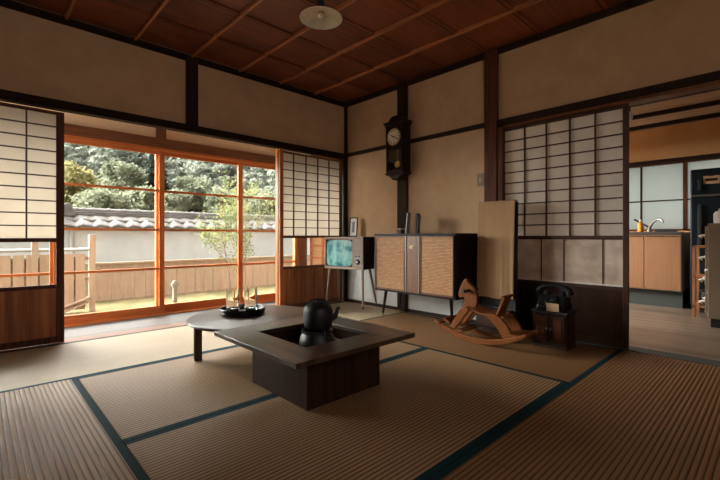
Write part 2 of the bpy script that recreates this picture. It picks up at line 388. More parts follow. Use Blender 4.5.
e.box(-.048, -.03, .12, .16, 0, 1.5).box(-.048, -.03, .40, .43, 0, 1.5).box(-.048, -.03, YS - .08, YS - .04, 0, 1.5)
struct('trim_45', e, M['sash_h'], bevel=.002, label='pale ledges across the end boards')
m_endb = wood('pale_end_board', (.40, .20, .085), (.56, .31, .14), 1, .5)
struct('trim_46', box(-.034, -.029, .12, YS - .04, 0, 1.6), m_endb, label='light end boards')
# glass sashes: window_1 ... window_5, each a sash of its own
def sash(n, x0, x1, dy, label):
    f = B()
    w = .048
    f.box(x0, x0 + w, dy - .015, dy + .015, 0, 1.675).box(x1 - w, x1, dy - .015, dy + .015, 0, 1.675)
    o = struct('window_%d' % n, f, M['sash'], bevel=.002, label=label)
    r = B().box(x0 + w, x1 - w, dy - .015, dy + .015, 0, .083).box(x0 + w, x1 - w, dy - .015, dy + .015, 1.635, 1.675)
    obj('window_rail', r, M['sash_h'], o, bevel=.002)
    r = B()
    for z in (.465, .861, 1.264): r.box(x0 + w, x1 - w, dy - .012, dy + .012, z - .012, z + .012)
    obj('window_bar', r, M['sash_h'], o, bevel=.002)
    obj('window_pane', box(x0 + w, x1 - w, dy - .002, dy + .002, .083, 1.635), M['glass'], o)
sash(1, -2.80, -1.882, YS, 'orange wooden glass sash beside the left paper screen')
sash(2, -1.955, -.985, YS + .036, 'orange wooden glass sash behind the small garden tree side')
sash(3, -1.062, -.215, YS, 'orange wooden glass sash by the right paper screen')
sash(4, -3.70, -2.775, YS + .036, 'glass sash mostly behind the left paper screen')
sash(5, -4.60, -3.66, YS, 'glass sash beyond the left edge')

# ------------------------------------------------------------------ paper screens
def screen(name, label, loc, rotz, cols, rows, w, zt, zp, zg, mw, mp, mpap, mlat, glass, gcols=1, s=.034):
    """local x along the screen, y = thickness; zt top, zp bottom of paper, zg bottom of glass"""
    t = thing(name, label, 'sliding screen', loc, rotz, 'paper sliding screens')
    for x in (0, w - s): obj('stile', box(x, x + s, -.014, .014, .004, zt), mw, t, bevel=.002)
    for za, zb_ in ((zt - .022, zt), (zp - .014, zp + .014), (zg - .028, zg), (.004, .05)): obj('rail', box(s, w - s, -.013, .013, za, zb_), mw, t, bevel=.002)
    l = B()
    for i in range(1, cols): x = s + (w - 2 * s) * i / cols; l.box(x - .005, x + .005, -.011, .003, zp, zt - .02)
    for j in range(1, rows): z = zp + .012 + (zt - .022 - zp - .012) * j / rows; l.box(s, w - s, -.0095, .002, z - .0045, z + .0045)
    obj('lattice', l, mlat, t)
    obj('paper', box(s, w - s, .004, .006, zp, zt - .02), mpap, t)
    g = obj('glass_pane', box(s, w - s, -.002, .002, zg, zp - .014), glass, t)
    if gcols > 1:
        for i in range(1, gcols): x = s + (w - 2 * s) * [.356, .55, .855][i - 1]; obj('pane_bar', box(x - .003, x + .003, -.008, -.002, zg, zp - .014), M['shoji_dark'], g)
        obj('pane_trim', box(s, w - s, -.0135, -.003, zg - .004, zg + .006), M['white'], g)
    obj('wood_panel', box(s, w - s, -.006, .006, .05, zg - .028), mp, t)
    return t
screen('paper_screen', 'paper lattice screen left of the open glass sashes, brown wood base panel', (-3.765, .03, 0), 0, 5, 10, .952, 1.722, .767, .437, M['post'], M['panel'], M['paper'], M['shoji_dark'], M['glass'], s=.048)
screen('paper_screen', 'closed paper lattice screen added unseen beyond the left edge to block light', (-4.70, .06, 0), 0, 5, 10, .95, 1.722, .767, .437, M['sash_d'], M['panel'], M['paper'], M['shoji_dark'], M['paper'])  # out of view, put in to keep far-left light off the foreground mats
screen('paper_screen', 'paper lattice screen in the far corner behind the small television', (-.952, .03, 0), 0, 5, 10, .905, 1.722, .79, .465, M['sash_d'], M['panel'], M['paper'], M['shoji_dark'], M['glass'])
screen('paper_screen', 'paper lattice screen beside the kitchen doorway with frosted lower pane', (.02, -2.012, 0), -math.pi / 2, 5, 10, .949, 1.722, .785, .44, M['shoji_dark'], M['panel_d'], M['paper_k'], M['shoji_dark'], M['frost'], 4)
struct('trim_50', box(-.946, -.902, -.005, .085, 0, 1.735), M['sash'], bevel=.002, label='orange jamb by the right screen')

# ------------------------------------------------------------------ tatami mats
def mat_thing(x0, x1, y0, y1, along, label, rush='tat'):
    cx, cy = (x0 + x1) / 2, (y0 + y1) / 2
    rz = 0 if along == 'x' else math.pi / 2
    L, W = ((x1 - x0), (y1 - y0)) if along == 'x' else ((y1 - y0), (x1 - x0))
    t = thing('tatami_mat', label, 'floor mat', (cx, cy, -.06), rz, 'straw floor mats')
    L -= .003; W -= .003; b = .03
    obj('rush_cover', box(-L / 2, L / 2, -W / 2 + b, W / 2 - b, 0, .06), M[rush], t)
    for s in (-1, 1):
        y = s * (W / 2 - b / 2)
        obj('cloth_border', box(-L / 2, L / 2, y - b / 2, y + b / 2, 0, .06), M['heri'], t, label='dark blue-green cloth border')
    return t
xs = -2.88; x1 = -.985
r1, r2, r3 = -.975, -1.955, -2.905
mat_thing(-3.80, -1.90, r1, -.022, 'x', 'straw mat painted paler for window light along the veranda edge in front of the glass sashes', 'tat_lit')
mat_thing(-1.90, -.045, r1, -.022, 'x', 'straw mat in the far corner under the television', 'tat_lit')
mat_thing(XW + .02, -3.80, r1, -.022, 'x', 'straw mat along the veranda edge beyond the left paper screen', 'tat_lit')
mat_thing(xs, x1, r2, r1, 'x', 'straw mat under the round table and the back half of the hearth')
mat_thing(xs, x1, r3, r2, 'x', 'straw mat under the front half of the hearth')
mat_thing(x1, -.03, r3, r1, 'y', 'straw mat under the rocking horse and the cane-front cabinet', 'tat_shade')
mat_thing(xs - .97, xs, r3, r1, 'y', 'strongly ribbed straw mat left of the hearth, ribs running away from the viewer')
mat_thing(XW + .02, xs - .97, r3, r1, 'y', 'straw mat against the far left wall')
mat_thing(-1.975, -.015, r3 - .97, r3, 'x', 'ribbed straw mat painted darker for dim light in front of the kitchen doorway', 'tat_shade')
mat_thing(-3.93, -1.975, r3 - .97, r3, 'x', 'straw mat nearest the viewer, front of the hearth', 'tat_shade')
for i, (a, c) in enumerate(((-1.975, -.015), (-3.93, -1.975))):
    mat_thing(a, c, YB + .01, r3 - .97, 'x', ('straw mat behind the viewer on the kitchen side', 'straw mat behind the viewer on the left side')[i])
mat_thing(XW + .02, -3.93, YB + .01, r3, 'y', 'straw mat in the left corner behind the viewer')

# ------------------------------------------------------------------ sunken-hearth table
HX0, HX1, HY0, HY1, HZ = -2.36, -1.60, -2.355, -1.578, .28
ox0, ox1, oy0, oy1 = -2.185, -1.77, -2.18, -1.75
hc = ((HX0 + HX1) / 2, (HY0 + HY1) / 2, 0)
t = thing('hearth_table', 'low dark square hearth table with a sunken ash pit in its top', 'hearth', hc)
def hb(x0, x1, y0, y1, z0, z1): return box(x0 - hc[0], x1 - hc[0], y0 - hc[1], y1 - hc[1], z0, z1)
th = .024
obj('top_board', hb(HX0, ox0, HY0, HY1, HZ - th, HZ), M['table_y'], t, bevel=.003)
obj('top_board', hb(ox1, HX1, HY0, HY1, HZ - th, HZ), M['table_y'], t, bevel=.003)
obj('top_board', hb(ox0, ox1, HY0, oy0, HZ - th, HZ - .0005), M['table'], t, bevel=.003)
obj('top_board', hb(ox0, ox1, oy1, HY1, HZ - th, HZ - .0005), M['table'], t, bevel=.003)
bx0, bx1, by0, by1 = -2.205, -1.745, -2.215, -1.715
obj('side_panel', hb(bx0, bx0 + .02, by0, by1, 0, HZ - th), M['tbase'], t, bevel=.002)
obj('side_panel', hb(bx1 - .0, bx1 + .02, by0, by1, 0, HZ - th), M['tbase'], t, bevel=.002)
obj('side_panel', hb(bx0 + .02, bx1, by0, by0 + .02, 0, HZ - th), M['tbase'], t, bevel=.002)
obj('side_panel', hb(bx0 + .02, bx1, by1 - .02, by1, 0, HZ - th), M['tbase'], t, bevel=.002)
def ashf(u, v):
    x = bx0 + .021 + (bx1 - bx0 - .022) * u; y = by0 + .021 + (by1 - by0 - .042) * v
    return (x - hc[0], y - hc[1], .178 + .012 * noise.noise(Vector((x * 9, y * 9, 0))))
ab = B().grid(ashf, 24, 24)
obj('ash_bed', ab, M['ash'], t, smooth=True, label='dark ash bed in the pit')

# trivet pot + kettle
kx, ky = -1.977, -2.003
t = thing('iron_brazier', 'small black iron brazier pot standing in the hearth ash under the kettle', 'brazier', (kx - .015, ky - .012, .185))
obj('pot', B().lathe([(0, .0), (.075, .0), (.092, .02), (.096, .05), (.088, .085), (.076, .105), (.084, .112), (.084, .118), (.070, .118), (.066, .10), (.078, .05), (0, .03)]), M['iron'], t, smooth=True)
for k in range(3):
    a = R(20 + 120 * k); c, s_ = math.cos(a), math.sin(a)
    obj('prong', B().tube([(.082 * c, .082 * s_, .10), (.078 * c, .078 * s_, .125), (.045 * c, .045 * s_, .122)], .006, 8), M['iron'], t, smooth=True)
t = thing('iron_kettle', 'black cast iron kettle resting on the brazier in the hearth', 'kettle', (kx, ky, .3115))
body = [(0, 0), (.060, 0), (.072, .006), (.077, .025), (.079, .06), (.078, .090), (.072, .108), (.058, .120), (.042, .124), (.040, .122), (0, .122)]
obj('body', B().lathe(body), M['iron'], t, smooth=True)
l = obj('lid', B().lathe([(0, .122), (.041, .124), (.044, .129), (.031, .134), (.010, .137), (0, .137)]), M['iron'], t, smooth=True)
obj('knob', B().lathe([(0, .136), (.006, .137), (.005, .142), (.010, .147), (.008, .153), (0, .155)], n=20), M['iron'], l, smooth=True)
d = Vector((.724, -.69, 0))
sp = [d * .062 + Vector((0, 0, .045)), d * .090 + Vector((0, 0, .058)), d * .100 + Vector((0, 0, .080)), d * .100 + Vector((0, 0, .098)), d * .114 + Vector((0, 0, .106))]
obj('spout', B().tube(sp, [.020, .015, .011, .0095, .010], 14), M['iron'], t, smooth=True)
hp = [d * (.062 * math.cos(a)) + Vector((0, 0, .106 + .044 * math.sin(a))) for a in [math.pi * i / 16 for i in range(17)]]
obj('handle', B().tube(hp, .0048, 10), M['iron'], t, smooth=True)
# tongs & pale lump
t = thing('fire_tongs', 'thin metal fire tongs lying in the ash on the right side of the hearth', 'tongs', (-1.80, -2.02, .195))
for k, o_ in enumerate((-.010, .012)):
    obj('rod', B().tube([(-.03 + o_, -.13, .004), (o_ * .6, 0, .004), (.025 + o_ * .15, .13, .004)], .0038, 8), M['steel'], t, smooth=True)
obj('ring', B().tube([(.027 + .011 * math.cos(a), .138 + .011 * math.sin(a), .004) for a in [2 * math.pi * i / 14 for i in range(15)]], .0022, 6, False), M['steel'], t, smooth=True)
b = B()
b.lathe([(0, .0), (.03, .001), (.034, .006), (.026, .013), (.010, .016), (0, .016)], n=18)
for v in b.bm.verts: v.co.x *= 1.15; v.co.y *= .75; v.co += Vector((0, 0, .004 * noise.noise(v.co * 60))) * (1 if v.co.z > .003 else 0)
tag(obj('ash_scoop_lid', b, M['stone'], loc=(-1.905, -2.075, .192), smooth=True), 'small pale rounded stone lying in the hearth ash right of the kettle', 'stone').name = 'pale_stone'

# ------------------------------------------------------------------ round table, tray, tumblers
rc = (-1.915, -1.212); RZ = .254
t = thing('round_table', 'low round dark wooden table tucked against the hearth', 'table', (rc[0], rc[1], 0))
rr = .424
obj('tabletop', B().lathe([(0, RZ - .022), (rr - .008, RZ - .022), (rr, RZ - .017), (rr + .002, RZ - .009), (rr - .002, RZ - .002), (rr - .008, RZ), (0, RZ)], n=96), M['round'], t, smooth=True)
ap = .30
obj('apron', B().lathe([(ap, RZ - .06), (ap, RZ - .021), (ap - .02, RZ - .021), (ap - .02, RZ - .06)], n=64, closed=True), M['round'], t, smooth=True)
for ang in (164, 74, -16, 262):
    a = R(ang); rl = .36 if ang != 262 else .32
    mm = Matrix.Translation((rl * math.cos(a), rl * math.sin(a), 0)) @ Matrix.Rotation(a, 4, 'Z')
    obj('leg', B().box(-.024, .024, -.022, .022, 0, RZ - .022, mm), M['tleg'], t, bevel=.004)
tr = (-1.935, -1.085)
t = thing('round_tray', 'round black lacquer tray on the round table holding two tumblers', 'tray', (tr[0], tr[1], RZ + .001))
q = .149
obj('tray_base', B().lathe([(0, 0), (q - .02, 0), (q - .006, .006), (q - .022, .008), (0, .007)], n=64), M['lacquer'], t, smooth=True)
obj('tray_rim', B().lathe([(q - .012, .003), (q + .002, .008), (q + .007, .038), (q + .004, .041), (q - .003, .039), (q - .008, .010)], n=64, closed=True), M['lacquer'], t, smooth=True)
def tumbler(dx, dy, h, r, label):
    w = .007
    prof = [(0, 0), (r * .86, 0), (r * .90, .004), (r, h * .55), (r * 1.0, h), (r - w, h), (r - w, h * .5), (r * .80, .026), (0, .020)]
    o = obj('glass_tumbler', B().lathe(prof, n=48), M['tumbler'], loc=(tr[0] + dx, tr[1] + dy, RZ + .0095), smooth=True)
    tag(o, label, 'glass', 'clear tumblers on the tray')
tumbler(-.054, .040, .160, .046, 'clear glass tumbler on the left half of the tray, slightly lower')
tumbler(.052, -.018, .168, .046, 'clear glass tumbler on the right half of the tray, slightly taller')

# ------------------------------------------------------------------ television on splayed legs
tvr = R(-70)   # local +x: along the front to the viewer's right; local -y faces the room
tvw, tvd, tvh = .515, .25, .360
a_fr = Vector((-.265, -.575))
dx_ = Vector((.26, -.966))
fl_ = a_fr - dx_ * tvw
rz = math.atan2(dx_.y, dx_.x)
t = thing('television', 'small grey-brown vintage television on four thin splayed legs with teal picture', 'television', (fl_.x, fl_.y, .004), rz)
z0 = .425; z1 = z0 + tvh
obj('cabinet', box(0, tvw, .012, tvd, z0, z1), M['cabside'], t, bevel=.006)
f = B().box(0, tvw, .0, .014, z0, z0 + .028).box(0, tvw, 0, .014, z1 - .03, z1).box(0, .018, 0, .014, z0 + .028, z1 - .03).box(.375, .397, 0, .014, z0 + .028, z1 - .03).box(tvw - .012, tvw, 0, .014, z0 + .028, z1 - .03)
obj('bezel', f, M['tvframe'], t, bevel=.003)
def tubef(u, v):
    x = .018 + .357 * u; z = z0 + .028 + (tvh - .058) * v
    return (x, .013 - .018 * (1 - (2 * u - 1) ** 2) * (1 - (2 * v - 1) ** 2), z)
obj('picture_tube', B().grid(tubef, 16, 12), M['tube'], t, smooth=True, label='teal glowing picture tube')
obj('control_panel', box(.397, tvw - .012, .004, .014, z0 + .028, z1 - .03), M['tvgrey'], t, bevel=.002)
obj('speaker_strip', box(.02, tvw - .02, -.004, .0, z1 - .024, z1 - .010), M['walnut'], t, bevel=.002)
my = Matrix.Rotation(R(90), 4, 'X')
dial = obj('channel_dial', B().lathe([(0, 0), (.030, 0), (.030, .006), (.018, .008), (.017, .022), (0, .024)], n=32, m=Matrix.Translation((.448, .004, z0 + .085)) @ my), M['black'], t, smooth=True)
obj('dial_cap', B().lathe([(0, .024), (.011, .024), (.010, .027), (0, .028)], n=24, m=Matrix.Translation((.448, .004, z0 + .085)) @ my), M['white'], dial, smooth=True)
obj('dial_plate', box(.408, tvw - .022, .0015, .004, z0 + .045, z0 + .165), M['pipe'], t, bevel=.001)
for xk in (.428, .468):
    obj('small_knob', B().lathe([(0, 0), (.008, 0), (.007, .012), (0, .013)], n=16, m=Matrix.Translation((xk, .003, z0 + .148)) @ my), M['black'], t, smooth=True)
for (x, y, ex, ey) in ((.05, .04, -.045, -.02), (tvw - .03, .04, .02, -.02), (.05, tvd - .04, -.02, .05), (tvw - .04, tvd - .04, .06, .06)):
    lg = obj('leg', B().tube([(x, y, z0), (x + ex, y + ey, .004)], [.015, .010], 12), M['legmetal'], t, smooth=True)
    obj('foot_cap', B().tube([(x + ex * .96, y + ey * .96, .02), (x + ex, y + ey, .0)], [.0115, .011], 12), M['black'], lg, smooth=True)
# framed card on it
ang = R(-62)
t = thing('photo_frame', 'small dark framed card standing on top of the television', 'picture frame', (-.150, -.290, z1 + .005), R(-64))
w, h = .100, .225
tilt = Matrix.Rotation(R(-8), 4, 'X')
f = B()
for a in ((-w / 2, -w / 2 + .012, 0, h), (w / 2 - .012, w / 2, 0, h), (-w / 2 + .012, w / 2 - .012, 0, .012), (-w / 2 + .012, w / 2 - .012, h - .012, h)): f.box(a[0], a[1], -.006, .006, a[2], a[3], tilt)
obj('frame', f, M['blackmat'], t, bevel=.001)
obj('mount', B().box(-w / 2 + .012, w / 2 - .012, -.002, .003, .012, h - .012, tilt), M['white'], t)
obj('picture', B().box(-.016, .016, -.0035, -.002, .05, h - .05, tilt), M['pipe'], t)
obj('easel_leg', B().bar((0, .016, .12), (0, .05, .002), .012, .004), M['blackmat'], t)

# ------------------------------------------------------------------ cane-front cabinet
cx0, cx1, cy0, cy1, cz0, cz1 = -.375, -.025, -1.812, -.862, .252, .818
t = thing('cabinet', 'long low cabinet with two woven cane fronts on dark splayed legs', 'cabinet', (cx0, cy1, .003))
def cb(x0, x1, y0, y1, z0, z1): return box(x0 - cx0, x1 - cx0, y0 - cy1, y1 - cy1, z0, z1)
sh = B()
for a in ((cx0, cx1, cy0, cy0 + .018, cz0, cz1 - .02), (cx0, cx1, cy1 - .018, cy1, cz0, cz1 - .02), (cx0, cx1, cy0 + .018, cy1 - .018, cz0, cz0 + .018), (cx0 + .02, cx1, cy0 + .018, cy1 - .018, cz0 + .018, cz1 - .02)):
    sh.box(a[0] - cx0, a[1] - cx0, a[2] - cy1, a[3] - cy1, a[4], a[5])
obj('body', sh, M['cabside'], t, bevel=.003)
obj('top_board', cb(cx0 - .008, cx1, cy0 - .004, cy1 + .004, cz1 - .02, cz1), M['cabside'], t, bevel=.003)
def door(y0, y1):
    f = B()
    for a in ((y1 - .012, y1, cz0 + .02, cz1 - .024), (y0, y0 + .012, cz0 + .02, cz1 - .024), (y0 + .012, y1 - .012, cz0 + .02, cz0 + .034), (y0 + .012, y1 - .012, cz1 - .038, cz1 - .024)):
        f.box(-.012, .018, a[0] - cy1, a[1] - cy1, a[2], a[3])
    d = obj('door', f, M['walnut'], t, bevel=.002)
    obj('cane_panel', box(-.006, .012, y0 + .012 - cy1, y1 - .012 - cy1, cz0 + .034, cz1 - .038), M['cane'], d)
door(-1.258, -.882); door(-1.795, -1.440)
obj('centre_panel', cb(cx0 - .010, cx0 + .018, -1.408, -1.290, cz0 + .02, cz1 - .024), M['walnut'], t, bevel=.002)
for y in (-1.274, -1.424): obj('metal_strip', cb(cx0 - .014, cx0 + .016, y - .009, y + .009, cz0 + .02, cz1 - .024), M['tvframe'], t, bevel=.002)
mx_ = Matrix.Rotation(R(-90), 4, 'Y')
kn = obj('lock_plate', B().lathe([(0, 0), (.018, 0), (.018, .003), (0, .004)], n=24, m=Matrix.Translation((-.010, -1.345 - cy1, .690)) @ mx_), M['brass'], t, smooth=True)
obj('knob', B().lathe([(0, .003), (.006, .003), (.006, .012), (.011, .018), (.008, .025), (0, .026)], n=20, m=Matrix.Translation((-.010, -1.345 - cy1, .690)) @ mx_), M['white'], kn, smooth=True)
for sy, y in ((1, cy1 - .10), (-1, cy0 + .09)):
    for sx, x in ((-1, cx0 + .06), (1, cx1 - .07)):
        yy, xx = y - cy1, x - cx0
        lg = obj('leg', B().tube([(xx, yy, cz0 + .002), (xx + sx * .02, yy + sy * .03, .003)], [.017, .009], 16), M['cabside'], t, smooth=True)
        obj('foot_cap', B().tube([(xx + sx * .018, yy + sy * .027, .025), (xx + sx * .02, yy + sy * .03, 0)], [.012, .010], 16), M['brass'], lg, smooth=True)
# things standing on it
def upright(name, label, y, lean, w, h, th, m1, m2):
    t = thing(name, label, 'book', (-.20, y, cz1 + .0035), 0, 'books on the cabinet')
    mm = Matrix.Rotation(R(lean), 4, 'X')
    b = B().box(-w / 2, w / 2, -th / 2, -th / 2 + .003, 0, h, mm).box(-w / 2, w / 2, th / 2 - .003, th / 2, 0, h, mm).box(-w / 2 - .002, -w / 2 + .002, -th / 2, th / 2, 0, h, mm)
    obj('cover', b, m1, t, bevel=.001)
    obj('pages', B().box(-w / 2 + .003, w / 2 - .004, -th / 2 + .003, th / 2 - .003, .004, h - .004, mm), m2, t)
upright('upright_book', 'pale-spined thin book leaning on the cabinet top by the wall post', -1.138, 6, .045, .205, .014, M['pipe'], M['white'])
upright('upright_book', 'black book standing on the cabinet top, right of the pale one', -1.252, 5, .045, .195, .020, M['blackmat'], M['white'])
upright('upright_book', 'grey-green thin board behind the black book on the cabinet top', -1.274, 5, .035, .180, .009, M['stone'], M['pipe'])
t = thing('small_box', 'tiny dark box with pale lid on the cabinet top below the clock', 'box', (-.20, -1.055, cz1 + .0035))
obj('body', box(-.03, .03, -.028, .028, 0, .040), M['chest'], t, bevel=.002); obj('lid', box(-.032, .032, -.030, .030, .040, .052), M['card'], t, bevel=.002)

# ------------------------------------------------------------------ wall clock
ckx, cky = -.030, -.930
t = thing('wall_clock', 'dark wooden pendulum wall clock with arched top on the post', 'clock', (ckx, cky, 1.388))
W2 = .112; D = .125
c = B()
c.box(-D, 0, -W2, -W2 + .022, .07, .56).box(-D, 0, W2 - .022, W2, .07, .56).box(-.02, 0, -W2 + .022, W2 - .022, .07, .56).box(-D, -.02, -W2 + .022, W2 - .022, .07, .085).box(-D, -.02, -W2 + .022, W2 - .022, .54, .56)
obj('case', c, M['dark'], t, bevel=.003)
o = B().box(-D - .012, 0, -W2 - .018, W2 + .018, .56, .582).box(-D - .022, 0, -W2 - .028, W2 + .028, .582, .600)
obj('cornice', o, M['dark_y'], t, bevel=.004)
arc = [(-W2 * .82, .600)] + [(W2 * .82 * math.cos(a), .600 + .062 * math.sin(a) ** .8) for a in [math.pi - math.pi * i / 20 for i in range(1, 20)]] + [(W2 * .82, .600)]
obj('pediment', B().prism(arc, -D + .01, -.03), M['dark'], t, bevel=.003)
o = B().box(-D - .010, 0, -W2 - .012, W2 + .012, .05, .07).prism([(-W2 + .005, .05), (W2 - .005, .05), (.05, .012), (.05, .0), (-.05, .0), (-.05, .012)], -D + .01, 0)
obj('base_moulding', o, M['dark_y'], t, bevel=.003)
f = B().box(-D - .008, -D, -W2, -W2 + .022, .07, .56).box(-D - .008, -D, W2 - .022, W2, .07, .56).box(-D - .008, -D, -W2 + .022, W2 - .022, .07, .095).box(-D - .008, -D, -W2 + .022, W2 - .022, .30, .322).box(-D - .008, -D, -W2 + .022, W2 - .022, .545, .56)
obj('door_frame', f, M['dark'], t, bevel=.002)
obj('door_glass', box(-D - .004, -D - .002, -W2 + .022, W2 - .022, .095, .30), M['glass'], t)
mz = Matrix.Translation((-D - .009, 0, .435)) @ Matrix.Rotation(R(-90), 4, 'Y')
obj('dial_board', box(-D - .004, -D + .006, -W2 + .022, W2 - .022, .322, .545), M['dark'], t)
dl = obj('dial', B().lathe([(0, .004), (.081, .004), (.083, 0), (0, 0)], n=48, m=mz), M['dial'], t, smooth=True)
obj('dial_ring', B().lathe([(.080, .0), (.080, .008), (.088, .008), (.092, .0)], n=48, closed=True, m=mz), M['brass'], t, smooth=True)
nb = B()
ROM = ['XII', 'I', 'II', 'III', 'IIII', 'V', 'VI', 'VII', 'VIII', 'IX', 'X', 'XI']
def stroke(p, q, w, ang_):
    # strokes in dial coordinates: u right (towards -y), v up
    def tr_(u, v):
        ca, sa = math.cos(ang_), math.sin(ang_)
        return u * ca + v * sa, -u * sa + v * ca
    (u0, v0), (u1, v1) = tr_(*p), tr_(*q)
    xx = -D - .0140
    nb.bar((xx, -u0, .435 + v0), (xx, -u1, .435 + v1), w, .001, roll=(1, 0, 0))
for i, tx in enumerate(ROM):
    ang_ = 2 * math.pi * i / 12; wd = {'I': .0045, 'V': .009, 'X': .009}
    tot = sum(wd[ch] for ch in tx); u = -tot / 2
    for ch in tx:
        w_ = wd[ch]
        if ch == 'I': stroke((u + w_ / 2, .056), (u + w_ / 2, .073), .002, ang_)
        elif ch == 'V': stroke((u + .001, .073), (u + w_ / 2, .056), .0022, ang_); stroke((u + w_ - .001, .073), (u + w_ / 2, .056), .0012, ang_)
        else: stroke((u + .001, .073), (u + w_ - .001, .056), .0022, ang_); stroke((u + w_ - .001, .073), (u + .001, .056), .0012, ang_)
        u += w_
obj('numeral_ring', nb, M['blackmat'], dl)
for nm, ang_, ln, w_ in (('hour_hand', R(-58), .044, .010), ('minute_hand', R(116), .064, .0075)):
    u, v = math.sin(ang_), math.cos(ang_); xx = -D - .0165 - (.002 if nm[0] == 'm' else 0)
    obj(nm, B().bar((xx, u * .012, .435 - v * .012), (xx, -u * ln, .435 + v * ln), w_, .0015, roll=(1, 0, 0)), M['blackmat'], dl)
pd = obj('pendulum', B().tube([(-.075, -.0, .31), (-.075, -.0, .165)], .003, 8), M['brass'], t, smooth=True)
obj('bob', B().lathe([(0, -.006), (.034, -.004), (.039, 0), (.034, .004), (0, .006)], n=36, m=Matrix.Translation((-.080, 0, .155)) @ Matrix.Rotation(R(-90), 4, 'Y')), M['brass_b'], pd, smooth=True)
# wall switch
t = thing('wall_switch', 'small beige switch plate on the plaster left of the main post', 'switch', (0, -1.828, 1.302))
obj('plate', box(-.008, -.0005, -.035, .035, -.058, .058), M['beige'], t, bevel=.003)
obj('rocker', box(-.013, -.008, -.010, .010, -.022, .022), M['card'], t, bevel=.002)

# ------------------------------------------------------------------ cloth-covered standing mirror
t = thing('dressing_mirror', 'tall standing mirror in dark frame draped with an olive-beige cloth', 'mirror', (-.17, -2.068, 0))
obj('base', box(-.09, .10, -.17, .16, .0, .045), M['chest'], t, bevel=.004)
obj('drawer_box', box(-.075, .10, -.155, .145, .045, .20), M['chest'], t, bevel=.004)
mt = Matrix.Translation((0, 0, 0)) @ Matrix.Translation((0, 0, -.014)) @ Matrix.Rotation(R(2.0), 4, 'Y')
f = B().box(-.024, .0, -.172, -.150, .20, 1.085, mt).box(-.024, .0, .148, .168, .20, 1.085, mt).box(-.024, 0, -.150, .148, 1.06, 1.085, mt).box(-.024, 0, -.150, .148, .20, .23, mt).box(-.004, .004, -.15, .148, .23, 1.06, mt)
obj('mirror_frame', f, M['blackmat'], t, bevel=.003)
for y in (-.166, .156): obj('side_post', box(-.012, .02, y - .008, y + .008, .20, .62), M['chest'], t, bevel=.003)
def clf(u, v):
    # front face, over the top, short back flap
    L1, L2, L3 = .80, .04, .30; s = v * (L1 + L2 + L3)
    y = .164 - .324 * u
    fold = .0025 * math.sin(u * 19 + 1.3 * math.sin(v * 5)) + .0012 * math.sin(u * 47 + v * 3)
    hang = max(0, min(1, 1 - s / L1)); fx = fold * (.25 + .9 * hang)
    if s < L1: x, z = -.040 - fx, 1.098 - (L1 - s)
    elif s < L1 + L2: x, z = -.040 + (s - L1) * 1.15, 1.098 + .004 * math.sin((s - L1) / L2 * math.pi)
    else: x, z = .007 + .3 * fx, 1.098 - (s - L1 - L2)
    if s < .02: z += .004 * math.sin(u * 8)
    return mt @ Vector((x, y, z))
obj('cloth_cover', B().grid(clf, 48, 60), M['cloth'], t, smooth=True, solid=.004, label='olive-beige cloth hanging over the glass')

# ------------------------------------------------------------------ rocking horse
t = thing('rocking_horse', 'orange-brown wooden rocking horse facing the cabinet', 'rocking horse', (-.50, -2.15, 0))
def yz(p): return [(a + 2.15, b) for a, b in p]
def arcpts(n=24):
    pts = []
    for i in range(n + 1):
        u = i / n; y = -1.765 - .745 * u
        pts.append((y, u))
    return pts
def rocker(xc):
    lo = []; up = []
    for y, u in arcpts():
        s = (u - .50) * 2
        zl = .001 + .105 * s * s
        lo.append((y, zl)); up.append((y, zl + .040 - .012 * abs(s) ** 3))
    return B().prism(yz(lo + up[::-1]), xc - .011, xc + .011)
for xc in (-.105, .105): obj('rocker', rocker(xc), M['horse'], t, bevel=.004)
for y, z in ((-1.80, .095), (-2.47, .092)):
    obj('cross_bar', box(-.125, .125, y + 2.15 - .022, y + 2.15 + .022, z, z + .018), M['horse'], t, bevel=.004)
obj('rear_board', box(-.112, .112, -2.45 + 2.15, -2.36 + 2.15, .095, .112), M['horse'], t, bevel=.004)
obj('foot_board', box(-.12, .12, -2.02 + 2.15, -1.955 + 2.15, .060, .076), M['horse'], t, bevel=.004)
head = [(-1.985, .462), (-1.955, .425), (-1.925, .345), (-1.922, .318), (-1.942, .305), (-1.965, .318), (-1.985, .300), (-1.965, .255), (-1.935, .19), (-1.905, .115), (-1.915, .085), (-1.955, .085), (-1.995, .125), (-2.045, .195), (-2.075, .245), (-2.090, .29), (-2.088, .345), (-2.070, .385), (-2.035, .420), (-2.015, .432), (-2.000, .458)]
obj('head', B().prism(yz(head), -.016, .016), M['horse_z'], t, bevel=.005)
for s in (-1, 1):
    obj('eye', B().lathe([(0, .0), (.006, .0), (.005, .003), (0, .004)], n=16, m=Matrix.Translation((s * .016, 2.15 - 1.972, .385)) @ Matrix.Rotation(R(90 * s), 4, 'Y')), M['blackmat'], t, smooth=True)
obj('handle_bar', B().tube([(-.105, 2.15 - 2.02, .372), (.105, 2.15 - 2.02, .372)], .0125, 16), M['blackmat'], t, smooth=True)
fr = [(-1.885, .055), (-1.93, .055), (-2.07, .24), (-2.045, .255), (-1.99, .235), (-1.93, .14)]
for s in (-1, 1): obj('front_leg', B().prism(yz(fr), s * .085 - .011, s * .085 + .011), M['horse_z'], t, bevel=.004)
seat = [(-2.015, .252), (-2.09, .243), (-2.17, .226), (-2.27, .218), (-2.34, .222), (-2.34, .206), (-2.27, .202), (-2.17, .210), (-2.09, .227), (-2.015, .236)]
obj('seat', B().prism(yz(seat), -.085, .085), M['horse'], t, bevel=.004)
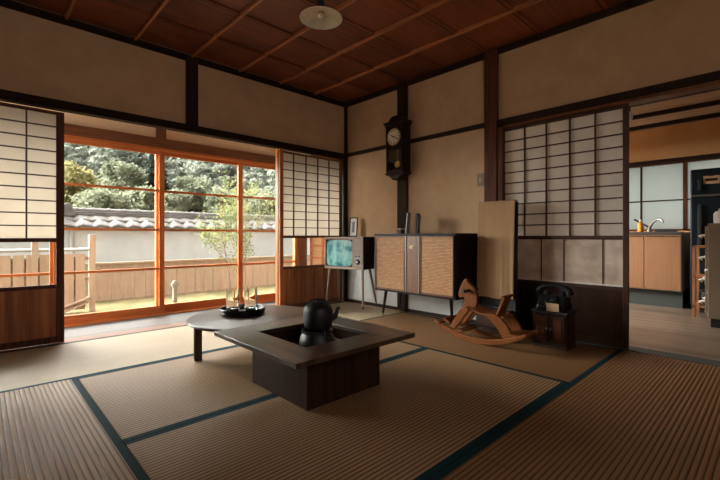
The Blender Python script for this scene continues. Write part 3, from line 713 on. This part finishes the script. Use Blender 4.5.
hl = [(-2.185, .222), (-2.26, .235), (-2.32, .215), (-2.37, .165), (-2.40, .11), (-2.41, .052), (-2.345, .045), (-2.325, .085), (-2.29, .14), (-2.245, .185)]
for s in (-1, 1): obj('rear_leg', B().prism(yz(hl), s * .085 - .011, s * .085 + .011), M['horse_z'], t, bevel=.004)
bk = [(-2.255, .205), (-2.275, .205), (-2.335, .352), (-2.315, .358)]
obj('backrest', B().prism(yz(bk), -.055, .055), M['horse_z'], t, bevel=.004)
obj('top_rail', B().tube([(-.075, 2.15 - 2.325, .358), (.075, 2.15 - 2.325, .358)], .010, 14), M['horse'], t, smooth=True)
ft = [(-1.845, .150), (-1.905, .120), (-1.895, .105), (-1.835, .135)]
obj('foot_rest', B().prism(yz(ft), -.10, .10), M['horse'], t, bevel=.003)

# ------------------------------------------------------------------ chest with telephone
t = thing('wooden_chest', 'small dark wooden chest on the floor below the black telephone', 'chest', (-.345, -2.56, 0))
obj('body', box(.006, .18, -.115, .12, .02, .245), M['chest'], t, bevel=.004)
obj('plinth', box(.0, .185, -.12, .125, 0, .022), M['chest'], t, bevel=.003)
obj('top', box(-.008, .19, -.123, .128, .245, .262), M['blackmat'], t, bevel=.004)
for y in (-.054, .058):
    d_ = obj('door', box(-.004, .008, y - .052, y + .052, .035, .235), M['chest'], t, bevel=.003)
    obj('door_panel', box(-.008, .0, y - .032, y + .032, .06, .21), M['post'], d_, bevel=.003)
    obj('pull', B().lathe([(0, 0), (.006, 0), (.009, .012), (0, .015)], n=14, m=Matrix.Translation((-.006, y * .25, .14)) @ mx_), M['steel'], d_, smooth=True)
t = thing('telephone', 'black rotary telephone on the small chest with a tan card at its foot', 'telephone', (-.255, -2.558, .2625), -math.pi / 2); t.scale = (.84, .84, .9)
prof = [(-.095, 0), (.095, 0), (.098, .03), (.075, .09), (.05, .115), (-.02, .115), (-.085, .04)]
b = B().prism([(p[0], p[1]) for p in prof], -.115, .115)
obj('body', b, M['black'], t, bevel=.014)
ml = Matrix.Translation((0, -.058, .075)) @ Matrix.Rotation(R(50), 4, 'X')
dr = obj('dial_plate', B().lathe([(0, .006), (.045, .006), (.050, 0), (.0, 0)], n=40, m=ml), M['blackmat'], t, smooth=True)
fw_ = B().lathe([(.018, .008), (.018, .012), (.044, .012), (.044, .008)], n=40, closed=True, m=ml)
obj('finger_wheel', fw_, M['black'], dr, smooth=True)
for s in (-1, 1): obj('cradle_prong', B().box(s * .065 - .018, s * .065 + .018, -.01, .055, .108, .15), M['black'], t, bevel=.006)
hp = [(-.135, .015, .145), (-.105, .018, .172), (-.05, .02, .188), (0, .02, .192), (.05, .02, .188), (.105, .018, .172), (.135, .015, .145)]
h_ = obj('handset', B().tube(hp, [.026, .024, .016, .015, .016, .024, .026], 16), M['black'], t, smooth=True)
for s in (-1, 1): obj('earpiece', B().lathe([(0, 0), (.030, .0), (.034, .012), (.028, .024), (0, .028)], n=28, m=Matrix.Translation((s * .128, .014, .130))), M['black'], h_, smooth=True)
cp = []
for i in range(150):
    u = i / 149; a = u * 2 * math.pi * 16
    base = Vector((-.135 - .02 * math.sin(u * math.pi), .015 + .045 * u, .132 - .11 * u))
    cp.append(base + Vector((math.cos(a), 0, math.sin(a))) * .007)
obj('coiled_cord', B().tube(cp, .0022, 6), M['black'], t, smooth=True)
tag(obj('paper_card', B().box(-.003, .0, -.042, .042, 0, .058, Matrix.Rotation(R(-4), 4, 'Y')), M['card'], loc=(-.346, -2.585, .2635)), 'small tan card propped against the front of the black telephone', 'card')

# ------------------------------------------------------------------ pendant lamp
lp = (-1.685, -1.655)
t = thing('pendant_lamp', 'small pale glass saucer lamp hanging from the board ceiling', 'lamp', (lp[0], lp[1], 2.20))
obj('shade', B().lathe([(.022, .036), (.06, .031), (.105, .016), (.132, .002), (.138, -.003), (.135, -.007), (.127, -.003), (.10, .011), (.06, .025), (.022, .030)], n=64, closed=True), M['opal'], t, smooth=True)
obj('lamp_holder', B().lathe([(0, .12), (.018, .12), (.022, .10), (.022, .04), (.016, .03), (0, .03)], n=28), M['blackmat'], t, smooth=True)
obj('bulb', B().lathe([(0, -.002), (.010, .0), (.018, .008), (.020, .018), (.016, .030), (.011, .036), (0, .038)], n=28), M['milk'], t, smooth=True)
obj('stem', B().tube([(0, 0, .11), (0, 0, .215)], .013, 14), M['blackmat'], t, smooth=True)
obj('ceiling_cup', B().lathe([(0, .238), (.045, .238), (.040, .215), (.018, .205), (0, .205)], n=28), M['blackmat'], t, smooth=True)

# ------------------------------------------------------------------ kitchen through the doorway
KX, KY0, KY1, KC = 2.95, -4.7, -1.0, 2.16
struct('kitchen_floor', box(.13, KX, KY0, KY1, -.10, -.02), M['kfloor'], label='brown plank kitchen floor')
struct('kitchen_ceiling', box(.09, KX + .1, KY0, KY1, KC, KC + .06), M['kceil'], label='pale board kitchen ceiling')
for i, x in enumerate((.45, 1.0, 1.55, 2.1, 2.65)):
    struct('trim_%d' % (60 + i), box(x - .02, x + .02, KY0, KY1, KC - .045, KC), M['dark_y'], bevel=.003, label='dark kitchen ceiling beam')
wz0, wz1, wy0, wy1 = .865, 1.715, -3.75, -1.9
k = B().box(KX, KX + .1, KY0, KY1, wz1, KC + .06).box(KX, KX + .1, KY0, KY1, -.1, wz0).box(KX, KX + .1, KY0, wy0, wz0, wz1).box(KX, KX + .1, wy1, KY1, wz0, wz1)
struct('wall_kitchen', k, M['kwall'], label='orange plaster kitchen wall')
struct('wall_kitchen_near', B().box(.09, KX + .1, KY1, KY1 + .08, -.1, .8).box(.09, KX + .1, KY1, KY1 + .08, 1.9, KC + .06).box(.09, .7, KY1, KY1 + .08, .8, 1.9).box(2.0, KX + .1, KY1, KY1 + .08, .8, 1.9), M['kwall'], label='kitchen side wall with an opening added for light')  # unseen opening added to brighten the kitchen and backlight the paper screen
struct('wall_kitchen_far', box(.09, KX + .1, KY0 - .08, KY0, -.1, KC + .06), M['kwall'], label='kitchen side wall with an opening added for light')
struct('trim_70', box(KX - .03, KX, wy0, wy1, wz1, wz1 + .045), M['dark_y'], bevel=.002, label='dark head of the kitchen window')
o = struct('window_6', B().box(KX - .01, KX + .05, -2.905, -2.865, wz0, wz1).box(KX - .01, KX + .05, wy0, wy0 + .04, wz0, wz1).box(KX - .01, KX + .05, wy1 - .04, wy1, wz0, wz1).box(KX - .01, KX + .05, wy0, wy1, wz0, wz0 + .02).box(KX - .01, KX + .05, wy0, wy1, wz1 - .02, wz1), M['post'], bevel=.002, label='kitchen window of frosted glass')
obj('window_bar', B().box(KX, KX + .03, wy0 + .04, wy1 - .04, 1.236, 1.252).box(KX, KX + .03, -2.446, -2.426, wz0, wz1), M['dark_y'], o, bevel=.002)
obj('window_pane', box(KX + .028, KX + .034, wy0 + .04, wy1 - .04, wz0 + .02, wz1 - .02), M['kglass'], o)
# sink unit
t = thing('sink_cabinet', 'tan kitchen sink cabinet with pale worktop under the kitchen window', 'kitchen cabinet', (2.42, -2.922, -.02))
y0, y1 = 0., 1.15
obj('body', box(.02, .50, y0, y1, .19, .835), M['white'], t, bevel=.002)
obj('kickboard', box(.06, .50, y0, y1, 0, .19), M['kick'], t)
obj('worktop', box(-.01, .52, y0 - .005, y1, .835, .868), M['steel'], t, bevel=.004)
for a, c_ in ((.005, .345), (.351, .70), (.706, 1.145)):
    d_ = obj('door', box(.0, .02, a, c_, .20, .825), M['kcab'], t, bevel=.003)
    obj('finger_groove', box(-.001, .006, a + .01, c_ - .01, .808, .818), M['chest'], d_)
t = thing('mixer_tap', 'chrome lever tap with curved spout on the kitchen sink', 'tap', (2.84, -2.545, .848))
obj('base', B().lathe([(0, 0), (.03, 0), (.026, .03), (.022, .06), (0, .065)], n=24), M['steel'], t, smooth=True)
obj('spout', B().tube([(0, 0, .05), (-.03, -.04, .12), (-.07, -.09, .155), (-.10, -.14, .15), (-.11, -.16, .12)], [.016, .015, .014, .013, .013], 12), M['steel'], t, smooth=True)
obj('lever', B().tube([(0, 0, .06), (0.0, .06, .10), (.0, .16, .165)], [.011, .009, .012], 10), M['blackmat'], t, smooth=True)
t = thing('soap_bottle', 'amber soap bottle behind the kitchen tap', 'bottle', (2.80, -2.46, .849))
obj('bottle', B().lathe([(0, 0), (.03, 0), (.032, .01), (.032, .09), (.022, .115), (.012, .12), (.012, .135), (0, .135)], n=24), M['amber'], t, smooth=True)
obj('cap', B().lathe([(0, .132), (.014, .132), (.014, .15), (.005, .16), (0, .16)], n=20), M['white'], t, smooth=True)
tag(obj('dish_tray', B().box(0, .12, 0, .20, 0, .02), M['blackmat'], loc=(2.62, -2.84, .849), bevel=.004), 'flat dark tray lying on the worktop right of the tap', 'tray')
# refrigerator
t = thing('refrigerator', 'dark blue two-door refrigerator right of the kitchen sink', 'refrigerator', (2.28, -3.715, -.02))
obj('body', box(.04, .62, 0, .70, .03, 1.53), M['fridge'], t, bevel=.012)
obj('base_grille', box(.03, .6, .02, .68, 0, .06), M['blackmat'], t)
d1 = obj('lower_door', box(0, .04, 0, .70, .07, 1.235), M['fridge'], t, bevel=.012)
d2 = obj('freezer_door', box(0, .04, 0, .70, 1.262, 1.53), M['fridge'], t, bevel=.012)
obj('door_gap_trim', box(.0, .035, .0, .70, 1.238, 1.259), M['steel'], t, bevel=.002)
obj('handle', box(-.028, -.002, .60, .635, .70, 1.15), M['blackmat'], d1, bevel=.006)
obj('handle', box(-.028, -.002, .60, .635, 1.30, 1.42), M['blackmat'], d2, bevel=.006)
t = thing('note_pad', 'tan note on a magnet stuck to the freezer door', 'note', (2.268, -3.19, 1.395))
obj('paper', box(.003, .008, -.065, .065, -.05, .035), M['card'], t); obj('magnet', box(-.004, .003, -.02, .02, .03, .052), M['blackmat'], t, bevel=.002)
obj('print_block', box(.001, .003, -.05, .05, -.02, .008), M['chest'], t)
# wooden rack
t = thing('wooden_rack', 'narrow orange-brown wooden rack with two shelves in front of the refrigerator', 'rack', (1.94, -3.37, -.02))
for x in (0, .28):
    for y in (0, .27): obj('upright', box(x, x + .025, y, y + .025, 0, .72), M['rack'], t, bevel=.002)
for z in (.10, .40, .70): obj('shelf', box(0, .305, 0, .295, z, z + .02), M['rack'], t, bevel=.002)
def crockery(name, label, cat, x, y, z, prof, m, group=None):
    tag(obj(name, B().lathe(prof, n=24), m, loc=(x, y, z), smooth=True), label, cat, group)
crockery('water_jug', 'white jug on the middle shelf of the wooden rack', 'jug', 2.0, -3.22, .4005, [(0, 0), (.05, 0), (.06, .05), (.045, .12), (.05, .15), (.045, .15), (.04, .12), (0, .02)], M['white'])
crockery('storage_pot', 'dark pot on the bottom shelf of the wooden rack', 'pot', 2.02, -3.20, .1005, [(0, 0), (.08, 0), (.09, .06), (.085, .14), (.06, .16), (0, .17)], M['blackmat'])
crockery('rice_bowl', 'white bowl on the top shelf of the wooden rack', 'bowl', 2.0, -3.24, .7005, [(0, 0), (.03, 0), (.035, .01), (.07, .06), (.066, .06), (.03, .015), (0, .012)], M['white'])
# drawer unit seen from its side
t = thing('drawer_unit', 'beige kitchen drawer unit at the right edge with pale round pulls', 'drawer unit', (1.45, -3.695, -.02))
obj('body', box(0, .48, 0, .455, .08, .93), M['beige'], t, bevel=.006)
obj('plinth', box(.02, .46, .02, .435, 0, .08), M['blackmat'], t)
for z in (.12, .32, .52, .72):
    d_ = obj('drawer', box(.02, .46, .455, .475, z, z + .185), M['beige'], t, bevel=.004)
    for x in (.08, .36):
        obj('pull', B().tube([(x, .475, z + .10), (x, .50, z + .10), (x, .515, z + .085)], [.012, .012, .02], 12), M['white'], d_, smooth=True)
crockery('glass_jar', 'small pale jar with rounded lid on the beige drawer unit', 'jar', 1.60, -3.32, .9105, [(0, 0), (.05, 0), (.055, .02), (.055, .09), (.04, .11), (.02, .115), (.02, .135), (0, .14)], M['white'])
crockery('tall_bottle', 'tall pale bottle on the beige drawer unit at the right edge', 'bottle', 1.75, -3.40, .9105, [(0, 0), (.04, 0), (.042, .02), (.042, .12), (.015, .17), (.015, .22), (0, .222)], M['dial'])
t = thing('bulb_socket', 'tiny white bare bulb near the top of the kitchen doorway', 'lamp', (.30, -2.905, 1.70))
obj('socket', B().tube([(0, 0, .46), (0, 0, .03)], .004, 8), M['blackmat'], t, smooth=True); obj('bulb', B().lathe([(0, -.03), (.016, -.02), (.02, 0), (.012, .02), (.01, .04), (0, .04)], n=20), M['white'], t, smooth=True)

# ------------------------------------------------------------------ garden
G = -.45
def gf(u, v):
    x = -30 + 120 * u; y = .9 + 15.1 * v
    return (x, y, G + .03 * noise.noise(Vector((x * .8, y * .8, 3))))
struct('ground', B().grid(gf, 160, 30), M['soil'], smooth=True, label='mossy garden ground')
struct('ground_side', box(-14, XW - .09, -12, 5, G - .1, G), M['soil'], label='ground on the far left side')
# house skirt below the veranda
struct('trim_80', box(XW, .1, YS + .1, YS + .14, G, -.1), M['fence_d'], label='boards under the veranda')
YF = 5.23
t = thing('board_fence', 'low pale board fence running along the back of the garden', 'fence', (0, YF, G))
x = -2.0; k = 0
pl = B()
while x < 9:
    w = .20; pl.box(x, x + w - .008, -.012 + .004 * (k % 2), .012, .03, .70); x += w; k += 1
obj('boards', pl, M['fence'], t, bevel=.003)
obj('cap_rail', box(-2.0, 9, -.05, .05, .70, .745), M['fence_d'], t, bevel=.004)
obj('middle_rail', box(-2.0, 9, -.03, .012, .60, .625), M['fence_d'], t)
obj('foot_rail', box(-2.0, 9, -.03, .03, .0, .035), M['fence_d'], t)
YG = 4.25
t = thing('lattice_fence', 'taller board fence on the left with gaps and a tall end post', 'fence', (0, YG, G))
obj('post', box(-1.94, -1.85, -.045, .045, 0, 1.27), M['fence'], t, bevel=.004)
obj('post', box(-2.68, -2.60, -.045, .045, 0, 1.22), M['fence'], t, bevel=.004)
obj('post', box(-3.75, -3.66, -.045, .045, 0, 1.22), M['fence'], t, bevel=.004)
x = -4.6; bw = B()
while x < -1.99: bw.box(x, x + .128, -.028, -.008, .05, .96); x += .155
obj('front_boards', bw, M['fence'], t, bevel=.002)
rl = B()
for z in (.20, .52, .86): rl.box(-4.7, -1.9, -.008, .03, z, z + .05)
obj('rail', rl, M['fence_d'], t, bevel=.002)
x = -4.60 + .10; bw = B()
while x < -2.05: bw.box(x, x + .09, .03, .045, .05, .90); x += .155
obj('back_boards', bw, M['fence_d'], t)
obj('brace', B().bar((-2.32, -.05, .10), (-1.93, -.05, .24), .05, .025).bar((-2.32, -.05, .02), (-1.93, -.05, .16), .04, .025), M['fence'], t, bevel=.002)
obj('pipe_rail', B().tube([(-4.7, -.02, 1.03), (-1.9, -.02, 1.03)], .025, 12), M['pipe'], t, smooth=True)
tag(obj('garden_post', B().box(-.035, .035, -.035, .035, 0, .40).box(-.06, .06, -.045, .045, .30, .36), M['stone'], loc=(-.565, 4.25, G), bevel=.006), 'short weathered post with a crosspiece standing in the moss', 'post')
# tiled garden wall
YW = 6.1
struct('wall_garden', box(-9, 12, YW, YW + .22, G, 1.0), M['stucco'], label='pale stucco garden wall')
def tilef(u, v, base, rise, yy0, yy1, thick, off):
    x = -9 + 21 * u
    ph = (x / .30) % 1
    wv = (.022 if base < 1.05 else .010) * (math.sin(2 * math.pi * ph) + .35 * math.sin(4 * math.pi * ph + .6))
    return (x, yy0 + (yy1 - yy0) * v, base + rise * v + wv + off)
t = thing('tiled_coping', 'grey clay tile coping with wavy eaves on top of the garden wall', 'roof coping', (0, YW, 0))
for i in range(2):
    yy0 = -.20 + .20 * i; b0 = .985 + .125 * i
    obj('tile_row', B().grid(lambda u, v: tilef(u, v, b0, .14, yy0, yy0 + .24, 0, 0), 560, 3), M['tile'], t, smooth=True, solid=.03)
obj('ridge_course', box(-9, 12, .17, .50, 1.22, 1.275), M['tile'], t, bevel=.01)
obj('ridge_course', box(-9, 12, .20, .47, 1.275, 1.315), M['tile'], t, bevel=.01)
rb = B().tube([(-9 + i * .5, .335, 1.33) for i in range(43)], .065, 12)
for i in range(70): xx = -9 + .3 * i; rb.tube([(xx - .02, .335, 1.33), (xx + .02, .335, 1.33)], .078, 12)
obj('ridge_cap', rb, M['tile'], t, smooth=True)
og = [(-.13, 0), (.13, 0), (.16, .10), (.10, .16), (.06, .24), (0, .28), (-.06, .24), (-.10, .16), (-.16, .10)]
obj('ridge_end_tile', B().prism([(a - 1.97, b + 1.20) for a, b in og], .10, .16, 'xz'), M['tile'], t, bevel=.02)
tag(obj('drain_pipe', B().tube([(-1.92, YW - .05, G), (-1.92, YW - .05, .94)], .04, 12), M['pipe'], smooth=True), 'pale drain pipe standing against the garden wall behind the fence post', 'pipe')

# leaf materials
def leaf_mat(name, c, c2, rough=.7, trans=.3, sc_=1.6, bump=0):
    m, nt, out = new_mat(name)
    nz = N(nt, 'ShaderNodeTexNoise', Scale=sc_, Detail=4.0); nt.links.new(coords(nt, (1, 1, 1), True), nz.inputs['Vector'])
    r = N(nt, 'ShaderNodeValToRGB'); r.color_ramp.elements[0].position = .38; r.color_ramp.elements[1].position = .62
    r.color_ramp.elements[0].color = rgb(c); r.color_ramp.elements[1].color = rgb(c2)
    nt.links.new(nz.outputs['Fac'], r.inputs[0])
    d = N(nt, 'ShaderNodeBsdfDiffuse'); tl = N(nt, 'ShaderNodeBsdfTranslucent'); mx = N(nt, 'ShaderNodeMixShader'); mx.inputs[0].default_value = trans
    nt.links.new(r.outputs[0], d.inputs[0]); nt.links.new(r.outputs[0], tl.inputs[0])
    if bump:
        vo = N(nt, 'ShaderNodeTexVoronoi', Scale=bump); nt.links.new(coords(nt, (1, 1, 1), True), vo.inputs['Vector'])
        n3 = N(nt, 'ShaderNodeTexNoise', Scale=bump * .7, Detail=5.0, Roughness=.7); nt.links.new(coords(nt, (1, 1, 1), True), n3.inputs['Vector'])
        hh = math_n(nt, 'SUBTRACT', math_n(nt, 'MULTIPLY', n3.outputs['Fac'], 1.6), vo.outputs['Distance'])
        bp = N(nt, 'ShaderNodeBump', Strength=1.0, Distance=.45); nt.links.new(hh, bp.inputs['Height']); nt.links.new(bp.outputs[0], d.inputs['Normal'])
        c_ = N(nt, 'ShaderNodeMixRGB', blend_type='MULTIPLY'); c_.inputs[0].default_value = 1
        r3 = N(nt, 'ShaderNodeValToRGB'); r3.color_ramp.elements[0].position = .38; r3.color_ramp.elements[1].position = .6; r3.color_ramp.elements[0].color = (.45, .45, .45, 1)
        nt.links.new(n3.outputs['Fac'], r3.inputs[0]); nt.links.new(r.outputs[0], c_.inputs[1]); nt.links.new(r3.outputs[0], c_.inputs[2]); nt.links.new(c_.outputs[0], d.inputs[0])
    nt.links.new(d.outputs[0], mx.inputs[1]); nt.links.new(tl.outputs[0], mx.inputs[2]); nt.links.new(mx.outputs[0], out.inputs[0]); return m
def quad_cloud(centers, size, seed, flat=.0):
    """mesh of small bent leaves (two triangles each, creased) from numpy"""
    rng = np.random.default_rng(seed); n = len(centers)
    d = rng.normal(size=(n, 3)); d[:, 2] *= .6; d /= np.linalg.norm(d, axis=1)[:, None]
    e = rng.normal(size=(n, 3)); e[:, 2] = np.abs(e[:, 2]) * .3 + .05
    e -= d * (e * d).sum(1)[:, None]; e /= np.linalg.norm(e, axis=1)[:, None]
    nrm = np.cross(d, e)
    s = size * rng.uniform(.7, 1.3, n)[:, None]
    a = centers - d * s * .5; b_ = centers + d * s * .5
    c1 = centers + e * s * .28 + nrm * s * .08; c2 = centers - e * s * .28 + nrm * s * .08
    v = np.stack([a, c1, b_, c2], 1).reshape(-1, 3)
    f = np.arange(n)[:, None] * 4 + np.array([0, 1, 2, 0, 2, 3])[None]
    return v, f.reshape(-1, 3)
def np_mesh(name, v, f, m, parent=None, loc=None, smooth=False):
    me = bpy.data.meshes.new(name); nv, nf = len(v), len(f)
    me.vertices.add(nv); me.vertices.foreach_set('co', np.asarray(v, np.float32).ravel())
    k = f.shape[1]; me.loops.add(nf * k); me.loops.foreach_set('vertex_index', np.asarray(f, np.int32).ravel())
    me.polygons.add(nf); me.polygons.foreach_set('loop_start', np.arange(nf, dtype=np.int32) * k); me.polygons.foreach_set('loop_total', np.full(nf, k, np.int32))
    if smooth: me.polygons.foreach_set('use_smooth', np.ones(nf, bool))
    me.update(calc_edges=True); me.materials.append(m)
    o = bpy.data.objects.new(name, me); COL.objects.link(o)
    if parent is not None: o.parent = parent
    if loc is not None: o.location = loc
    return o
M['leaf_g'] = leaf_mat('garden_tree_leaf', (.085, .11, .04), (.20, .20, .085), trans=.4, sc_=4)
# small garden tree
gx, gy = .20, 3.3
t = thing('garden_tree', 'slender young tree with sparse yellow-green leaves just outside the sashes', 'tree', (gx, gy, G))
rng = random.Random(3)
tips = []
def branch(p, d, L, r, depth, bld):
    pts = [Vector(p)]; dd = Vector(d).normalized(); n = 5
    for i in range(n):
        dd = (dd + Vector((rng.uniform(-.14, .14), rng.uniform(-.14, .14), rng.uniform(-.02, .12)))).normalized()
        pts.append(pts[-1] + dd * L / n)
        if depth < 3 and i >= 1 and rng.random() < (.95 if depth < 2 else .7):
            a = rng.uniform(0, 2 * math.pi); side = Vector((math.cos(a), math.sin(a) * .8, rng.uniform(.1, .8)))
            branch(pts[-1], dd * .55 + side * .7, L * rng.uniform(.42, .62), r * .55, depth + 1, bld)
        if depth >= 1: tips.append(pts[-1].copy())
    bld.tube(pts, [r * (1 - .13 * i) for i in range(n + 1)], 7)
tb = B()
for dxx, dyy in ((-.10, .0), (.04, .05), (.12, -.05)):
    branch((dxx * .5, dyy * .5, 0), (dxx * 1.1, dyy, 1), 1.30, .013, 0, tb)
obj('trunk', tb, M['bark'], t, smooth=True)
cs = []
for p in tips:
    for k in range(4): cs.append(p + Vector((rng.gauss(0, .075), rng.gauss(0, .075), rng.gauss(0, .06))))
v, f = quad_cloud(np.array([list(c) for c in cs]), .052, 5)
np_mesh('foliage', v, f, M['leaf_g'], t)

# wooded hill
def hz(x, y):
    base = max(0, (y - 13.5)) * .66
    base = base if y < 60 else 46.5 * .66 + (y - 60) * .25
    w_ = min(1, max(0, (x + 9 + .05 * y) / 5)); base *= w_ * w_ * (3 - 2 * w_)
    return G + base + 1.6 * noise.noise(Vector((x * .07, y * .07, 1.7)))
def hf(u, v):
    x = -40 + 150 * u; y = 13 + 67 * v
    return (x, y, hz(x, y) - .6 if y > 14.5 else G - .05)
M['hill'] = mat('hill_soil', (.020, .026, .018), .95, (.04, .045, .03), (.5, .5, .5), 4, world=True, spec=0)
struct('hill', B().grid(hf, 70, 40), M['hill'], smooth=True, label='steep hillside')
M['forest'] = leaf_mat('forest_leaf', (.17, .19, .15), (.34, .365, .29), trans=.15, sc_=.45, bump=5.5)
# canopy tufts: icosphere displaced by noise, copied with numpy
bm_ = bmesh.new(); bmesh.ops.create_icosphere(bm_, subdivisions=2, radius=1)
iv = np.array([list(v_.co) for v_ in bm_.verts]); iF = np.array([[v_.index for v_ in f_.verts] for f_ in bm_.faces]); bm_.free()
def tuft_variant(seed):
    o = np.empty_like(iv)
    for i, p in enumerate(iv):
        q = Vector(p); n1 = noise.noise(q * 2.3 + Vector((seed * 7, 0, 0))); n2 = noise.noise(q * 5.5 + Vector((0, seed * 5, 0)))
        o[i] = p * (1 + .42 * n1 + .30 * n2)
    return o
variants = [tuft_variant(s) for s in range(6)]
rg = np.random.default_rng(11)
def tufts(list_):
    V = []; Fc = []; off = 0
    for (x, y, z, r, rzs) in list_:
        vv = variants[rg.integers(6)]; a = rg.uniform(0, 6.28); c, s = math.cos(a), math.sin(a)
        w = vv @ np.array([[c, s, 0], [-s, c, 0], [0, 0, 1]]) * np.array([r, r, r * rzs]) + np.array([x, y, z])
        V.append(w); Fc.append(iF + off); off += len(w)
    return np.concatenate(V), np.concatenate(Fc)
lst = []
y = 18.4
while y < 64:
    r = .40 + (y - 17) * .008
    xl = -.05 * y - 6.5; xr = .98 * y + 5
    x = xl
    while x < xr:
        xx = x + rg.normal() * .5 * r; yy = y + rg.normal() * .5 * r
        rr_ = r * rg.uniform(.6, 1.4)
        lst.append((xx, yy, hz(xx, yy) + rr_ * .5 + .25 * noise.noise(Vector((xx * .35, yy * .35, 8))), rr_, rg.uniform(.8, 1.3)))
        x += r * 1.45
    y += r * 1.2
v, f = tufts(lst)
lv = v[rg.permutation(len(v))[:150000]]
lv2, lf2 = quad_cloud(lv + rg.normal(size=lv.shape) * .06, .34, 9)
f = np.concatenate([f, lf2 + len(v)]); v = np.concatenate([v, lv2])
fo = np_mesh('forest', v, f, M['forest']); tag(fo, 'dense grey-green forest covering the hillside', 'forest', kind='stuff')
# nearer trees at the foot of the hill, each with its own crown and trunk
kinds = [leaf_mat('yellow_leaf', (.36, .33, .14), (.60, .53, .25), trans=.2, sc_=.9, bump=6), leaf_mat('pale_leaf', (.26, .285, .19), (.46, .48, .33), trans=.2, sc_=.9, bump=6), leaf_mat('dark_leaf', (.05, .07, .055), (.10, .13, .10), trans=.1, sc_=.9, bump=6)]
def wtree(x, y, h, r, kind, label, cat='tree'):
    z0_ = G if y < 14.5 else hz(x, y) - .5
    t = thing('hillside_tree', label, cat, (x, y, z0_), 0, 'trees at the foot of the hill')
    obj('trunk', B().tube([(0, 0, 0), (.05, 0, h * .4), (0, 0, h * .8)], [r * .12, r * .09, r * .04], 10), M['bark'], t, smooth=True)
    l = []
    for i in range(16 if kind < 2 else 14):
        if kind < 2:
            a = rg.uniform(0, 6.28); q = rg.uniform(.15, .75) * r; l.append((q * math.cos(a), q * math.sin(a), h - r * .8 + rg.uniform(-.6, .6) * r, r * rg.uniform(.32, .5), .85))
        else:
            u = i / 13; a = rg.uniform(0, 6.28); q = (1 - u) * r * .5; l.append((q * math.cos(a), q * math.sin(a), h * (.2 + .75 * u), r * (.62 - .45 * u), 1.1))
    v, f = tufts(l)
    q = v[rg.integers(0, len(v), 5000)]; v2, f2 = quad_cloud(q + (q - q.mean(0)) * .05 + rg.normal(size=q.shape) * .07, .16, int(x * 10) + 50)
    f = np.concatenate([f, f2 + len(v)]); v = np.concatenate([v, v2]); np_mesh('crown', v, f, kinds[kind], t)
for a in ((-.75, 14.9, 3.9, .8, 0, 'rounded yellow-tinged tree above the tiled wall at the left of the sashes'),
          (-.33, 11.8, 2.8, .7, 1, 'pale green bushy tree just right of the yellow-tinged tree'),
          (1.3, 16.2, 3.4, .85, 1, 'taller pale green tree in the middle of the left sash'),
          (1.12, 12.4, 2.9, .65, 1, 'small pale green tree left of the dark conifer by the thick sash post'),
          (2.8, 16.4, 4.9, .75, 2, 'dark narrow conifer beside the thick sash post'),
          (2.75, 14.2, 3.1, .75, 1, 'pale green tree seen just right of the thick sash post'),
          (4.4, 15.8, 3.5, .85, 1, 'pale green broad tree in the middle of the centre sash'),
          (4.5, 13.0, 3.1, .8, 1, 'pale green tree behind the leaves of the young garden tree'),
          (7.5, 15.0, 3.5, .95, 1, 'pale green tree low in the right sash')): wtree(*a)

# ------------------------------------------------------------------ light: overcast sky only
w = bpy.data.worlds.new('overcast_sky'); sc.world = w; w.use_nodes = True
nt = w.node_tree; bg = nt.nodes['Background']
tc = N(nt, 'ShaderNodeTexCoord'); vd = N(nt, 'ShaderNodeVectorMath', operation='DOT_PRODUCT')
nt.links.new(tc.outputs['Generated'], vd.inputs[0]); vd.inputs[1].default_value = Vector(SKY_DIR).normalized()
mr = N(nt, 'ShaderNodeMapRange'); mr.interpolation_type = 'SMOOTHSTEP'
nt.links.new(vd.outputs['Value'], mr.inputs['Value'])
mr.inputs['From Min'].default_value = .2; mr.inputs['From Max'].default_value = 1.0
mr.inputs['To Min'].default_value = SKY_DIM; mr.inputs['To Max'].default_value = SKY_BRIGHT
bg.inputs[0].default_value = (1.0, .96, .91, 1); nt.links.new(mr.outputs['Result'], bg.inputs[1])
def portal(loc, rot, sx, sy):
    l = bpy.data.lights.new('window_portal', 'AREA'); l.shape = 'RECTANGLE'; l.size = sx; l.size_y = sy; l.cycles.is_portal = True
    o = bpy.data.objects.new('window_portal', l); COL.objects.link(o); o.location = loc; o.rotation_euler = rot
portal(((XW - .2) / 2, YS + .15, .84), (R(-90), 0, 0), -XW - .2, 1.68)
portal((-2.95, YB - .12, 1.75), (R(90), 0, 0), 1.9, 1.1)  # portal of the added rear opening
portal((1.35, KY1 + .1, 1.35), (R(-90), 0, 0), 1.3, 1.1)  # portal of the added kitchen side opening
portal((KX + .12, (wy0 + wy1) / 2, (wz0 + wz1) / 2), (0, R(90), 0), wz1 - wz0, wy1 - wy0)

# ------------------------------------------------------------------ camera
cam = bpy.data.cameras.new('camera'); co = bpy.data.objects.new('camera', cam); COL.objects.link(co)
cam.sensor_width = 36; cam.lens = 403 / 720 * 36; cam.shift_y = -3.5 / 720; cam.clip_start = .02
co.location = (-3.2922, -3.7068, .793); co.rotation_euler = (R(90), 0, R(46.4 - 90))
sc.camera = co
sc.view_settings.view_transform = 'Standard'; sc.view_settings.look = 'None'; sc.view_settings.gamma = 1; sc.view_settings.exposure = 0.53
sc.cycles.use_denoising = True; sc.cycles.max_bounces = 10; sc.cycles.transparent_max_bounces = 12; sc.cycles.diffuse_bounces = 6
